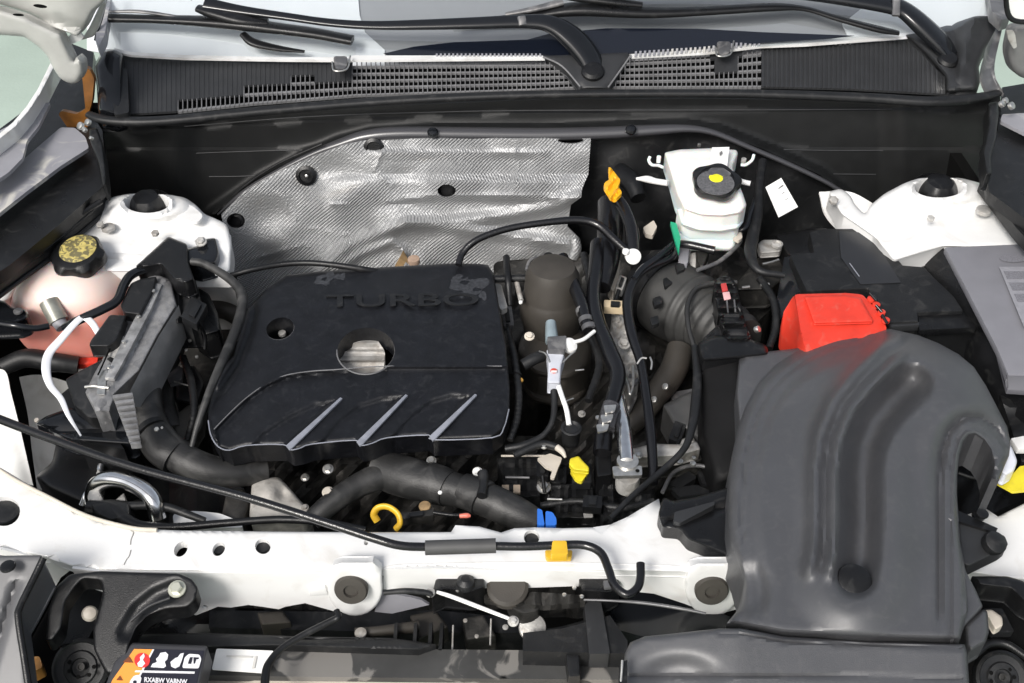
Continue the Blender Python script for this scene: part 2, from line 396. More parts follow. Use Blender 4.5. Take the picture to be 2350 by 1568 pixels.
# ================================================================ setting
class Prisms:
    def __init__(s): s.V = []; s.F = []
    def add(s, P, d):
        n = len(s.V); k = len(P); d = Vector(d); s.V += [Vector(p) for p in P]+[Vector(p)+d for p in P]
        s.F += [tuple(range(n, n+k)), tuple(range(n+2*k-1, n+k-1, -1))]+[(n+i, n+k+i, n+k+(i+1) % k, n+(i+1) % k) for i in range(k)]
    def done(s, name, m, parent=None): return mk(name, s.V, s.F, m, parent, smooth=False)
GND = mat('painted_concrete', (.36,.44,.38), .8, noise=.08, nscale=3, bump=.001, bscale=60)
g = mk('ground', [(-60,-60,0),(60,-60,0),(60,60,0),(-60,60,0)], [(0,1,2,3)], GND, None, False); tag(g, kind='structure', label='pale green painted ground beyond the car')

# ================================================================ car body shell
body = thing('car_body', 'white painted car body shell forming the open engine bay', 'car body')
# near-black tub added so gaps in the bay read as deep shade
P = Prisms()
P.add([(-.95,-.75,.25),(.95,-.75,.25),(.95,.60,.25),(-.95,.60,.25)], (0,0,-.02))
P.add([(-.76,.56,.96),(.76,.56,.96),(.76,.56,.27),(-.76,.56,.27)], (0,.02,0))
P.add([(-.76,.56,.93),(-.95,-.75,.80),(-.95,-.75,.27),(-.76,.56,.27)], (-.02,0,0))
P.add([(.76,.56,.93),(.95,-.75,.80),(.95,-.75,.27),(.76,.56,.27)], (.02,0,0))
P.add([(-1.0,-.75,.62),(1.0,-.75,.62),(1.0,-.75,.27),(-1.0,-.75,.27)], (0,-.02,0))
P.done('dark_filler', DRK, body)
# inner wings (white), left and right
surf('inner_wing', [[(30,592,.918),(110,560,.920),(260,562,.918),(400,565,.916),(500,520,.905),(530,540,.895)],
    [(30,640,.90),(120,600,.905),(260,605,.905),(400,615,.90),(500,620,.885),(535,640,.875)],
    [(30,740,.80),(120,700,.81),(260,700,.80),(400,700,.80),(500,712,.79),(550,722,.78)],
    [(20,860,.66),(120,850,.66),(260,850,.66),(400,850,.64),(500,850,.63),(560,840,.62)]], WHT2, body, wall=.004)
surf('inner_wing', [[(1880,440,.90),(1950,440,.90),(2010,470,.90)],[(1900,500,.87),(1960,500,.87),(2030,520,.87)],[(1985,580,.84),(2010,590,.84),(2050,600,.84)]], WHT2, body, wall=.004)
surf('inner_wing', [[(2010,540,.89),(2150,560,.90),(2380,560,.90)],[(2050,600,.85),(2150,610,.86),(2380,620,.86)],[(2080,690,.80),(2200,700,.80),(2380,720,.80)]], WHT2, body, wall=.004)
# strut towers
def tower(cu, cv, outl, ru, rv):
    def zt(p):
        u, v = p[:, 0], p[:, 1]; e = np.sqrt(((u-cu)/ru)**2+((v-cv)/rv)**2)
        z = .922+.024*ss(e, 2.9, 1.2)+.006*np.exp(-((e-1.07)/.10)**2)-.004*np.exp(-((e-1.9)/.25)**2)
        z += .004*np.sin(np.arctan2((v-cv)*2.2, u-cu)*3+.6)*ss(e, 1.3, 2.2)*ss(e, 3.6, 2.4)
        return z-.010*ss(v, 560, 600)
    t = hf('strut_tower', outl, zt, WHT, body, wall=.03, step=6, rim=.006, rimw=9, holes=[ell(cu, cv, ru*.93, rv*.93, 0, 30)])
    C = (cu, cv-2, .935)
    lathe('mount_well', C, [(ru*1.05,-34),(ru*1.03,-14),(ru*.98,-6),(ru*.90,-3),(ru*.82,-14),(ru*.6,-16)], BLK, t, axis=(0,-.1,1), seg=40)
    lathe('rubber_cap', C, [(ru*.75,-20),(ru*.72,-4),(ru*.66,2),(ru*.60,8),(ru*.50,16),(ru*.25,19)], BLK, t, axis=(0,-.05,1), seg=40, wave=(6,.04,2,4))
    return t
lo_ = rnd([(100,622),(140,575),(170,545),(196,505),(225,470),(260,451),(300,444),(385,446),(425,453),(450,470),(470,492),(492,500),(522,515),(532,560),(528,625)], 10)
ro_ = rnd([(1900,440),(1930,432),(1952,448),(1962,470),(1985,492),(1998,470),(2030,444),(2075,420),(2110,408),(2205,408),(2245,418),(2290,440),(2330,475),(2360,520),(2420,560),(2420,585),(2300,570),(2165,566),(2050,600),(2010,548),(1985,530),(1930,492)], 10)
tl = tower(337, 466, lo_, 55, 24); tr = tower(2155, 431, ro_, 60, 24)
for (u, v, r) in ((231,518,9),(357,537,9),(462,558,13)): bolt((u, v, .940 if u < 400 else .930), r*1.5, CAST, tl, 'nut', washer=False)
disc('stud', (249,526,.930), 15, 9, CAST, tl)
for (u, v, r) in ((2135,503,9),(2277,473,9),(1912,462,11)): bolt((u, v, .943 if u > 2000 else .930), r*1.5, CAST, tr, 'nut', washer=False)
disc('stud', (2256,487,.934), 17, 10, CAST, tr)
hf('seam_patch', rnd([(398,462),(440,470),(468,495),(452,512),(415,500),(390,480)], 14), .938, WHT2, tl, wall=.004, step=12)
# front panel (slam panel)
out = [(-60,1040),(0,1072),(60,1108),(110,1136),(160,1165),(230,1194),(330,1214),(440,1218),(800,1221),(1035,1221),(1045,1205),(1100,1208),(1150,1222),(1180,1212),(1230,1210),(1290,1212),
 (1360,1210),(1400,1204),(1440,1186),(1475,1165),(1512,1144),(1520,1180),(1560,1225),(1700,1240),(1760,1290),(1760,1330),(1560,1312),(1180,1306),(1000,1302),(765,1312),(650,1312),(230,1308),(165,1300),(110,1280),(0,1256),(-60,1250)]
holes = [ell(415,1260,14,19,35), ell(502,1260,13,17,35), ell(603,1254,18,17,30), ell(1220,1233,18,17), ell(840,1245,5,6), ell(8,1173,38,34)]
fp = hf('front_panel', out, .88, WHT, body, wall=.012, step=22, holes=holes, rim=.004, rimw=7)
for (u, v, r) in ((8,1173,37),(502,1260,14),(603,1254,18),(1220,1235,17)): disc('rubber_plug', (u, v, .872), r, 3, BLK2, fp, bev=.3)
disc('dark_hole', (415,1260,.862), 26, 1, DRK, fp)
SEAM = mat('seam_shadow_sealer', (.42,.41,.39), .7)
for pts in ([(306,1222),(300,1240),(299,1250)], [(300,1262),(296,1276),(290,1284),(284,1296)], [(300,1218),(306,1222),(304,1230)]): tube('seam_line', [(u, v, .8805) for u, v in pts], 1.2, SEAM, fp, ring=6)
tube('rear_hem', [(-20,1066,.883),(40,1104,.884),(110,1140,.884),(200,1184,.884),(300,1211,.884),(360,1216,.883)], 5, mat('hem_sealer', (.62,.57,.48), .6, noise=.1), fp, n=5, ring=8)
for u, v in ((480,1290),(720,1232),(920,1292),(1050,1232),(1400,1232),(1530,1228),(160,1230),(90,1190)): disc('spot_weld', (u, v, .8796), 5, .6, WHT2, fp, seg=14)
tube('press_line', [(850,1314,.877),(900,1298,.8805),(1000,1294,.8805),(1200,1290,.8805),(1500,1296,.8805),(1560,1300,.8805)], 1.4, SEAM if False else WHT2, fp, ring=6)
# front flange of the slam panel
def fr(u, v, dz=0): return Z(u, v, .88)
flange_top = [(110,1284),(230,1312),(650,1316),(765,1316)]
flange = [(165,1304),(230,1312),(650,1316),(765,1316),(775,1405),(700,1384),(655,1392),(640,1398),(600,1392),(570,1388),(530,1394),(500,1392),(450,1412),(425,1404),(400,1388),(370,1394),(300,1380),(180,1340)]
YF = Z(600, 1314, .878).y
hf('front_flange', flange, YF+.0015, WHT2 if False else WHT, fp, wall=.004, mode='y', step=16, holes=[ell(470,1393,7,4)])
hf('front_flange', [(880,1306),(1000,1304),(1180,1308),(1560,1315),(1640,1330),(1690,1398),(1640,1412),(1570,1385),(1500,1362),(1320,1345),(1180,1350),(1010,1350),(990,1362),(880,1352)], YF+.004, WHT, fp, wall=.004, mode='y', step=16)
hf('front_flange', [(-60,1255),(0,1260),(110,1284),(165,1306),(140,1325),(125,1350),(112,1345),(98,1300),(60,1278),(-60,1270)], Z(60,1275,.878).y+.002, WHT, fp, wall=.004, mode='y', step=16)
hf('front_flange', [(870,1356),(965,1376),(985,1388),(900,1408),(860,1404)], YF+.006, GRYP, fp, wall=.004, mode='y', step=16)
# round mounting ears with rubber bump stops
for (u, v, r, rr) in ((815,1350,63,29),(1635,1352,62,29)):
    o = [(u-52,v-52),(u-30,v-60),(u+40,v-60),(u+60,v-42)]+[(u+r*math.cos(a), v+r*math.sin(a)) for a in [math.pi*k/14 for k in range(-1, 15)]]+[(u-62,v-20)]
    e = hf('mounting_ear', o, YF-.006, WHT, fp, wall=.012, mode='y', step=14, rim=.003, rimw=6, wdir=(0,1,-.3))
    lathe('bump_stop', (u-8 if u < 1000 else u-3, v-2, .5), [(1,0)], DRK, e) if False else None
    c = Y(u-8 if u < 1000 else u-3, v-2, YF-.008)
    lathe('bump_stop', tuple(c), [(.0205,0),(.0205,.005),(.0185,.008),(.009,.0085),(.008,.005),(.001,.005)], BRN, e, px='w', axis=(0,-1,.35))
plate('clip_pocket', [(712,1348),(745,1345),(752,1366),(712,1368)], YF-.002, .006, WHT, fp, mode='y', dir=(0,1,0))
# side rail on the far left, pale vertical panels
surf('side_rail', [[(-40,850,.86),(10,850,.86),(25,900,.84)],[(-40,960,.80),(20,960,.80),(50,1000,.78)],[(-40,1090,.72),(30,1100,.72),(75,1110,.70)]], WHT2, body, wall=.004)
surf('side_rail', [[(20,870,.70),(90,860,.70),(170,880,.69)],[(60,960,.62),(110,960,.62),(190,970,.60)],[(85,1120,.50),(130,1130,.50),(200,1140,.48)]], WHT2, body, wall=.004)
# white rail seen through the bottom gap
hf('lower_rail', rnd([(396,1180),(440,1172),(470,1174),(505,1178),(540,1192),(560,1210),(400,1212)], 8), .80, WHT, body, wall=.02, step=14)
hf('side_rail', [(2195,1190),(2260,1165),(2290,1185),(2360,1150),(2420,1120),(2420,1340),(2300,1325),(2215,1312),(2190,1240)], .84, WHT, body, wall=.02, step=20, rim=.004, rimw=8)
# hood gap strips and fender plates at both sides
fe = thing('front_fender', 'white edged front fender with grey gutter plates, left of the bay', 'fender', 'front fenders')
fc = [(150,92),(128,120),(108,160),(86,205),(60,245),(30,280),(-20,322),(-80,360)]
o = fc+[(-80,374),(-20,334),(34,292),(66,255),(94,212),(118,165),(140,125),(162,98)]
hf('fender_edge', o, 1.055, WHT, fe, wall=.03, step=9, rim=.002, rimw=3)
hf('gutter_plate', rnd([(95,238),(116,234),(88,290),(62,322),(52,362),(20,395),(-60,450),(-60,330),(40,278)], 5), 1.03, GRYP, fe, wall=.006, step=14)
hf('gutter_plate', rnd([(139,292),(172,293),(196,314),(204,339),(140,380),(60,440),(-60,535),(-60,440),(60,360)], 5), 1.00, GRYP, fe, wall=.006, step=14)
hf('gutter', [(160,98),(215,120),(205,250),(235,300),(245,420),(130,520),(20,610),(-60,660),(-60,340),(60,250)], .975, BLK, fe, wall=.02, step=26)
hf('splash_trough', rnd([(240,440),(236,470),(110,575),(60,610),(-60,700),(-60,600),(60,520),(200,430)], 8), .955, BLK2, fe, wall=.02, step=20, rim=.01, rimw=14)
tube('edge_tube', [(232,462,.965),(150,512,.955),(60,575,.945),(10,610,.94)], 7, BLK, fe)
fr_ = thing('front_fender', 'grey and black fender gutter at the far right of the bay', 'fender', 'front fenders')
hf('gutter', [(2300,200),(2420,180),(2420,560),(2350,500),(2270,440),(2255,330),(2290,300)], .985, BLK, fr_, wall=.02, step=24)
hf('gutter_plate', rnd([(2300,262),(2420,255),(2420,330),(2350,304),(2296,277)], 4), 1.0, GRYP, fr_, wall=.006, step=14)
hf('fender_edge', [(2312,90),(2420,60),(2420,75),(2330,110)], 1.06, WHT, fr_, wall=.01, step=14)
hf('splash_trough', [(2250,415),(2300,440),(2350,490),(2420,545),(2420,620),(2330,520)], .965, BLK2, fr_, wall=.02, step=20)

# ================================================================ windscreen, cowl
TA = math.tan(math.radians(31)); GY0, GZ0 = .60, 1.057
def G(u, v, off=0.):
    d = ray(u, v); t = (GZ0-CAMP.z+(CAMP.y-GY0)*TA)/(d.z-d.y*TA); q = CAMP+d*t
    return q+Vector((0, -math.sin(math.radians(31)), math.cos(math.radians(31))))*off
FRIT = mat('black_glass_band', (.006,.008,.014), .12, spec=.7)
ws = thing('windscreen', 'windscreen with pale bright sides, grey middle and a black band along its lower edge', 'windscreen')
hf('glass', [(205,100),(278,118),(420,128),(700,137),(1250,137),(1440,124),(1760,106),(2090,74),(2180,72),(2290,22),(2330,-90),(200,-90)], 0., GL, ws, wall=0, mode=G, step=60)
REFW = mat('reflection_white', (.80,.81,.84), .6, noise=.04, nscale=4); REFG = mat('reflection_grey', (.30,.30,.315), .6, noise=.05, nscale=4)  # bright and grey reflections in the glass, painted on panels behind it
hf('side_reflection', [(190,100),(278,118),(420,130),(880,138),(880,100),(835,60),(822,20),(812,-100),(190,-100)], -.02, REFW, ws, wall=.002, mode=G, step=50, wdir=(0,.5,-.86))
hf('side_reflection', [(1960,84),(2090,74),(2180,72),(2290,22),(2340,-100),(2020,-100),(1990,0),(1940,40)], -.02, REFW, ws, wall=.002, mode=G, step=50, wdir=(0,.5,-.86))
hf('middle_reflection', [(870,140),(1250,137),(1440,124),(1760,106),(1965,84),(1945,40),(1995,0),(2025,-100),(806,-100),(816,20),(829,60),(872,100)], -.024, REFG, ws, wall=.002, mode=G, step=50, wdir=(0,.5,-.86))
hf('black_band', [(880,124),(950,108),(1040,98),(1210,92),(1262,78),(1390,66),(1600,67),(1750,75),(1960,83),(1900,90),(1745,100),(1445,124),(1290,133),(900,133)], .002, FRIT, ws, wall=.001, mode=G, step=30, wdir=(0,.5,-.86))
def vt(u): return float(np.interp(u, [278,420,653,800,1250,1400,1450,1620,1745,1850,2069,2167], [122,128,134,136,136,134,131,121,105,98,80,176]))
def vb(u): return float(np.interp(u, [278,400,580,820,1234,1330,1745,1950,2167], [262,255,236,217,204,199,198,203,215]))
def cw(u, s, dz=0): return Z(u, vt(u)+(vb(u)-vt(u))*s, 1.050-.028*s+dz)
cowl = thing('cowl_grille', 'black plastic cowl grille panel below the windscreen', 'cowl panel')
P = Prisms()
us = np.linspace(240, 2190, 60)
for a, b in zip(us[:-1], us[1:]): P.add([cw(a, -.06, -.035), cw(b, -.06, -.035), cw(b, 1.1, -.03), cw(a, 1.1, -.03)], (0,0,-.004))
P.done('plenum_floor', DRK, cowl)
def is_open(u, v, row):
    if u < 815: return v > np.interp(u, [385,392,500,620,640,700,760,806,815], [300,246,220,192,184,178,184,184,128])
    if u < 1322: return u < np.interp(v, [131,150,197], [1256,1290,1326])
    if u < 1745:
        if 1625 < u < 1700 and v < (160 if 1640 < u < 1688 else 130): return False
        return u > np.interp(v, [131,197], [1444,1398])
    return False
bars = Prisms(); SOL = [Prisms(), Prisms(), Prisms()]; NR = 5; du = 10.8
cols = np.arange(278, 2168, du)
for ci, u in enumerate(cols):
    u2 = u+du
    if 1262 < u < 1440:
        pass
    for r in range(NR):
        s0, s1 = r/NR, (r+1)/NR; um = u+du/2; vm = vt(um)+(vb(um)-vt(um))*(s0+s1)/2
        if is_open(um, vm, r):
            bars.add([cw(u, s0), cw(u+1.9, s0), cw(u+1.9, s1), cw(u, s1)], (0,0,-.006))
            bars.add([cw(u+2.4, s1-.02, -.0006), cw(u2, s1-.02, -.0006), cw(u2, s1+.02, -.0006), cw(u+2.4, s1+.02, -.0006)], (0,0,-.004))
        elif not (1250 < um < 1450):
            sol = SOL[0 if um < 900 else (1 if um < 1745 else 2)]; lift = .0016 if um > 1745 else (.0006 if um < 815 else 0)
            sol.add([cw(u+1.2, s0, lift), cw(u+du*.62, s0, lift), cw(u+du*.62, s1, lift), cw(u+1.2, s1, lift)], (0,0,-.004))
            sol.add([cw(u+du*.62, s0), cw(u2+1.2, s0), cw(u2+1.2, s1), cw(u+du*.62, s1)], (0,0,-.004))
tag(bars.done('grille_bars', MESHM, cowl), kind='stuff'); [q.done('ribbed_panel', COWL, cowl) for q in SOL]
# centre moulding under the wiper pivot
hf('centre_moulding', [(1248,128),(1440,120),(1446,130),(1425,158),(1398,203),(1330,203),(1300,165)], [(1248,128,1.058),(1440,120,1.058),(1350,203,1.03)], COWL, cowl, wall=.012, step=14, rim=.003, rimw=6)
tube('moulding_edge', [(1448,126,1.062),(1428,155,1.05),(1396,200,1.034)], 2.2, MESHM, cowl)
tube('moulding_edge', [(1246,130,1.062),(1290,152,1.05),(1332,199,1.034)], 2.2, MESHM, cowl)
# pale trim strip at the glass edge, with the grille's reflection built as a row of teeth
hf('trim_strip', [(262,110),(300,119),(420,126),(653,131),(800,131),(812,127),(1245,127),(1250,134),(800,138),(653,137),(420,133),(300,126),(262,118)], 1.0585, WHT2, cowl, wall=.004, step=12)
hf('trim_strip', [(1445,124),(1620,113),(1745,97),(1850,90),(2000,80),(2072,76),(2075,84),(1850,102),(1745,106),(1620,121),(1450,130)], 1.0585, WHT2, cowl, wall=.004, step=12)
tp = Prisms()
for u in np.arange(1000, 1245, 9.5): tp.add([Z(u,122.5,1.062), Z(u+4.2,122.5,1.062), Z(u+4.2,127,1.061), Z(u,127,1.061)], (0,0,-.003))
for u in np.arange(1455, 1745, 10.5):
    v = float(np.interp(u, [1445,1620,1745], [122,110,94])); tp.add([Z(u+2,v-4,1.064), Z(u+7,v-4,1.064), Z(u+6,v+6,1.062), Z(u+1,v+6,1.062)], (0,0,-.003))
tag(tp.done('mesh_reflection', GRYP, cowl), kind='stuff')
for (u, v) in ((782,140),(1662,106)):
    k = plate('clip', rnd([(u-18,v-12),(u+16,v-12),(u+13,v+16),(u-12,v+18)], 8), 1.066, .006, GUN, cowl)
    tube('clip_wire', [(u-20,v+2,1.066),(u-15,v+22,1.064),(u+14,v+18,1.064),(u+22,v-12,1.067)], 2, STEEL, k)
# rubber seal along the front of the cowl
seal = tube('cowl_seal', [(202,262,1.026,9),(236,274,1.024,12),(300,279,1.024,13),(400,275,1.024,13),(600,255,1.026,13),(900,231,1.028,12),(1240,217,1.03,11),(1600,214,1.03,11),(1800,217,1.029,12),(2000,225,1.027,13),(2130,233,1.026,14),(2230,226,1.026,13),(2298,212,1.026,9)], 12, BLK2, None, n=8, flat=(1.,.75,.8))
tag(seal, 'long black rubber seal running across the front edge of the cowl', 'seal')
# end mouldings
hf('end_moulding', rnd([(238,112),(262,112),(283,124),(285,262),(262,268),(225,258),(222,200),(215,150)], 8), [(238,112,1.075),(285,262,1.035),(215,200,1.05)], GLB, cowl, wall=.03, step=12, rim=.014, rimw=14)
hf('end_moulding', rnd([(256,160),(272,150),(292,160),(296,258),(262,264)], 6), [(256,150,1.058),(296,258,1.036),(262,264,1.036)], BLK2, cowl, wall=.01, step=12)
hf('end_moulding', rnd([(2075,80),(2125,72),(2240,36),(2290,36),(2296,72),(2262,110),(2246,150),(2250,190),(2240,208),(2170,212),(2168,176),(2120,120)], 8), [(2100,80,1.07),(2290,36,1.09),(2200,210,1.036)], COWL, cowl, wall=.02, step=12, rim=.010, rimw=14,
   f=lambda p: .008*np.exp(-((p[:, 0]-2215-(p[:, 1]-120)*-.25)/13)**2)-.007*np.exp(-((p[:, 0]-2190-(p[:, 1]-120)*.1)/12)**2))
surf('end_moulding', [[(2262,110,1.085),(2290,60,1.09),(2300,66,1.088)],[(2250,170,1.06),(2268,150,1.06),(2282,160,1.055)],[(2262,208,1.035),(2290,205,1.032),(2304,215,1.03)]], GUN, cowl, wall=.006)
# A pillar foot strips
for q, lb in (([(219,92),(236,-60),(262,-60),(250,20),(240,80),(226,108)], 0), ([(2262,-60),(2290,-60),(2318,40),(2300,46),(2276,24)], 1)):
    hf('pillar_strip', q, 1.10 if not lb else 1.12, GRYP if not lb else GUN, body, wall=.02, step=16)
tube('pillar_gap', [(246,-20,1.13),(236,30,1.115),(224,70,1.10),(219,92,1.09)], 3.5, BLK, body)

# cowl front wall
wallm = mat('cowl_wall_plastic', (.009,.0095,.0098), .45, spec=.35, noise=.2, bump=.0003, bscale=900)
top = [(205,275,.505),(300,288,.505),(600,265,.51),(900,242,.515),(1240,228,.52),(1600,226,.52),(1900,230,.515),(2130,245,.51),(2295,222,.505)]
lowv = [(215,470),(330,455),(440,470),(490,505),(600,415),(700,362),(780,328),(850,310),(990,300),(1240,302),(1450,294),(1570,290),(1650,303),(1750,342),(1880,400),(1988,490),(2060,445),(2160,420),(2270,445)]
wl = thing('bulkhead_cover', 'black plastic wall panel arching over the silver heat shield', 'panel')
o = [(p[0], p[1]) for p in top]+[(2300,300),(2268,330),(2262,380),(2272,430)]+lowv[::-1][1:]+[(232,400),(222,330),(196,300)]
def yf(p): return .515-.00016*(p[:, 1]-230)-ss(p[:, 1], 280, 300)*.0
def wallf(p):
    d, s, sd_ = pdist(p, [(490,492),(600,415),(700,362),(780,328),(850,310),(990,300),(1240,302),(1450,294),(1570,290),(1650,303),(1750,342),(1880,400),(1988,480)])
    lip = -.020*np.exp(-(d/13)**2)
    steps = .004*(ss(p[:, 1]-np.interp(p[:, 0], [200,400,1240,2090,2300], [300,293,256,250,260]), -2, 2))+.004*ss(p[:, 1]-np.interp(p[:, 0], [200,1240,2300], [345,330,345]), -2, 2)
    cor = -.015*ss(p[:, 0], 470, 390)-.015*ss(p[:, 0], 2010, 2080)
    return lip-steps+cor
hf('wall_sheet', o, yf, wallm, wl, wall=.006, mode='y', step=7, f=wallf, wdir=(0,1,-.1), cap=False)
for pts in ([(398,292),(700,268),(1000,257),(1240,253),(1700,252),(2090,250)], [(430,352),(600,346),(760,343)], [(1756,342),(1900,345),(2040,345)], [(480,405),(560,404),(640,398)], [(1905,399),(2010,400)]):
    tube3('panel_rib', [Y(u, v, float(yf(np.array([[u, v]]))[0])-.0095) for u, v in pts], .0011, COWL, wl, ring=6)
lipm = mat('lip_plastic', (.05,.05,.055), .28, spec=.8)
lp = [(500,492),(560,440),(640,392),(720,352),(780,330),(840,312),(920,305),(1060,306),(1240,308),(1400,304),(1500,298),(1580,295),(1640,305),(1720,338),(1800,372),(1900,420),(1990,478)]
lr = [3,6,7,9,13,16,17,17,17,16,14,10,8,7,7,6,4]
L3 = [Y(u, v, .478-.00022*max(0, v-300)) for u, v in lp]
tube3('front_lip', L3, [r*m_per_px(q) for r, q in zip(lr, L3)], lipm, wl, n=6, flat=(1,.8,1), ring=16)
for u, v in ((993,303),(1448,296)):
    c = Y(u, v, .462); lathe('push_clip', tuple(c), [(.0095,-.004),(.0095,0),(.007,.003),(.002,.004)], GLB, wl, px='w', axis=(0,-.45,.9))
tube3('sound_strip', [Y(u, v, .462) for u, v in ((498,486),(560,428),(640,375),(740,330))], .0022, BLK2, wl)

# heat shield
hf('bulkhead_sheet', [(1300,300),(1620,296),(1750,340),(1900,410),(2000,490),(2000,640),(1300,640)], [(1300,300,.50),(2000,300,.50),(1500,640,.46)], BLK2, wl, wall=.004, mode='y', step=14, f=lambda p: .006*np.sin(p[:, 0]*.03)*np.sin(p[:, 1]*.035), wdir=(0,1,-.1))
disc('bright_stud', (1604,335,.965), 4, 6, STEEL, wl, seg=10)
hs = thing('heat_shield', 'embossed silver foil heat shield on the bulkhead behind the engine', 'heat shield')
o = [(508,492),(560,440),(640,394),(720,358),(790,332),(860,318),(1356,318),(1350,400),(1336,432),(1334,452),(1310,470),(1302,520),(1330,548),(1332,575),(1316,592),(1290,640),(1200,660),(600,740),(570,715),(545,640),(520,560)]
def hsf(p):
    u, v = p[:, 0], p[:, 1]; y = np.zeros(len(p))
    y -= .007*np.exp(-((v-352)/8)**2)*ss(u, 820, 900)*ss(u, 1270, 1240)
    y -= .012*ss(v, 395, 420)*ss(u, 700, 800)-.010*ss(v, 448, 470)*ss(u, 760, 830)
    d, s, sd_ = pdist(p, [(1330,450),(1290,466),(1180,492),(1060,505),(930,512),(800,565),(740,620)]); y -= .011*np.exp(-(d/14)**2)
    d, s, sd_ = pdist(p, [(1330,565),(1200,545),(1060,525),(930,512)]); y -= .008*np.exp(-(d/12)**2)
    d, s, sd_ = pdist(p, [(770,620),(830,580),(900,555),(925,575),(935,610)]); y -= .009*np.exp(-(d/10)**2)
    y += .004*np.sin(u*.031+v*.017)*np.sin(v*.027)+.003*np.sin(u*.012-v*.05)
    y -= .006*np.exp(-((u-1318)/14)**2)*ss(v, 540, 570)
    y -= .012*ss(u, 640, 500)
    d, s, sd_ = pdist(p, [(760,470),(900,462),(1000,448),(1280,452)]); y -= .004*np.exp(-(d/5)**2)
    for q in ([(560,600),(700,560),(760,610)], [(640,440),(690,520),(800,540)], [(1180,330),(1190,380),(1180,440)], [(880,340),(860,390),(900,430)]):
        d, s, sd_ = pdist(p, q); y -= .003*np.exp(-(d/4)**2)
    return y
hs_h = [ell(541,507,21,18), ell(703,402,24,17,-5), ell(1025,438,21,15), ell(858,336,24,10), ell(1310,322,30,8)]
hf('foil_sheet', o, [(500,320,.462),(1350,320,.462),(900,700,.375)], ALU, hs, wall=.003, mode='y', step=7, f=hsf, holes=hs_h, wdir=(0,1,-.1))
for (u, v, r) in ((541,507,22),(703,402,25),(1025,438,22),(858,338,24)):
    c = Y(u, v, .452-.00022*(v-320)+.012); lathe('grommet', tuple(c), [(r*.00072,0),(r*.00072,.004),(r*.0005,.006),(r*.00045,.002)], BLK, hs, px='w', axis=(0,-1,.3))
lathe('grommet', tuple(Y(704,403,.440)), [(.003,0),(.003,.004),(.001,.005)], STEEL, hs, px='w', axis=(0,-1,.3))
tube('rolled_end', [(1318,548,.80),(1322,572,.785),(1314,592,.77)], 13, ALU, hs, flat=(1,1,1))
o2 = hf('rust_stain_tab', rnd([(905,612),(918,590),(925,575),(934,590),(940,612)], 4), .385, mat('rusty_tab', (.30,.20,.10), .7, noise=.4, nscale=80), hs, wall=.003, mode='y', step=8)
disc('rust_spacer', (950,602,.775), 14, 12, mat('rust_pale', (.38,.27,.20), .7, noise=.3), hs)
# ================================================================ engine cover
ec = thing('engine_cover', 'large black plastic engine cover with faint TURBO lettering and three slashes', 'engine cover')
eo = [(478,965),(484,998),(500,1024),(526,1033),(565,1022),(650,1020),(666,1032),(689,1028),(715,1019),(815,1010),(828,1022),(854,1017),(890,1004),(984,998),(994,1009),(1130,1004),(1156,982),(1169,939),(1170,891),(1162,793),(1149,722),(1133,628),(1120,608),(1101,605),(1039,604),(841,615),(728,623),(656,631),(611,664),(569,709),(560,735),(536,816),(500,858),(476,945)]
low = [(1152,840),(890,840),(770,848),(711,852),(656,861),(611,881),(565,913),(526,949),(491,985),(500,1040),(1180,1040),(1180,840)]
sl = [((783,912),(661,1025)), ((933,905),(823,1016)), ((1092,904),(990,1004))]
pan = [[(783,912),(720,922),(660,950),(600,990),(560,1040),(645,1040)], [(933,905),(875,908),(820,925),(770,965),(715,1030),(810,1030)], [(1092,904),(1035,901),(985,915),(940,950),(880,1015),(975,1015)]]
def ecf(p):
    u, v = p[:, 0], p[:, 1]
    d, i = sdist(p, low); z = -.006*np.where(i, ss(d, 0, 9), 0)
    for q in pan:
        d, i = sdist(p, q); z -= .0055*np.where(i, ss(d, 0, 14), 0)
    z -= .010*ss(v, 700, 610)+.010*ss(u, 640, 480)*ss(v, 900, 700)
    d, s, sd_ = pdist(p, [(566,712),(556,760),(530,830),(495,880)]); z -= .004*np.exp(-((d-18)/7)**2)*(u < 600)
    z += .0022*np.sin(u*.013+1)*np.sin(v*.017)-.006*ss(u-(v-600)*.0, 620, 500)*ss(v, 780, 900)
    return z
cover = hf('cover_shell', eo, [(500,620,.905),(1150,620,.905),(800,1020,.885)], COVM, ec, wall=.038, step=5, rim=.005, rimw=9, f=ecf, holes=[ell(643,754,33,25,-18), ell(840,805,66,53,-4,36)], wdir=(0,.12,-1), cap=False)
for (a, b) in sl:
    dx = (b[0]-a[0]); dy = b[1]-a[1]
    plate('slash_highlight', [(a[0]-2,a[1]-1,.8935),(a[0]+3,a[1]+2,.892),(b[0]+11,b[1]+1,.8835),(b[0]+3,b[1]+7,.8835),(b[0]-5,b[1]-3,.8855)], .887, .003, SIL, ec, bev=.0006)  # highlight along each slash, put in as a paler strip
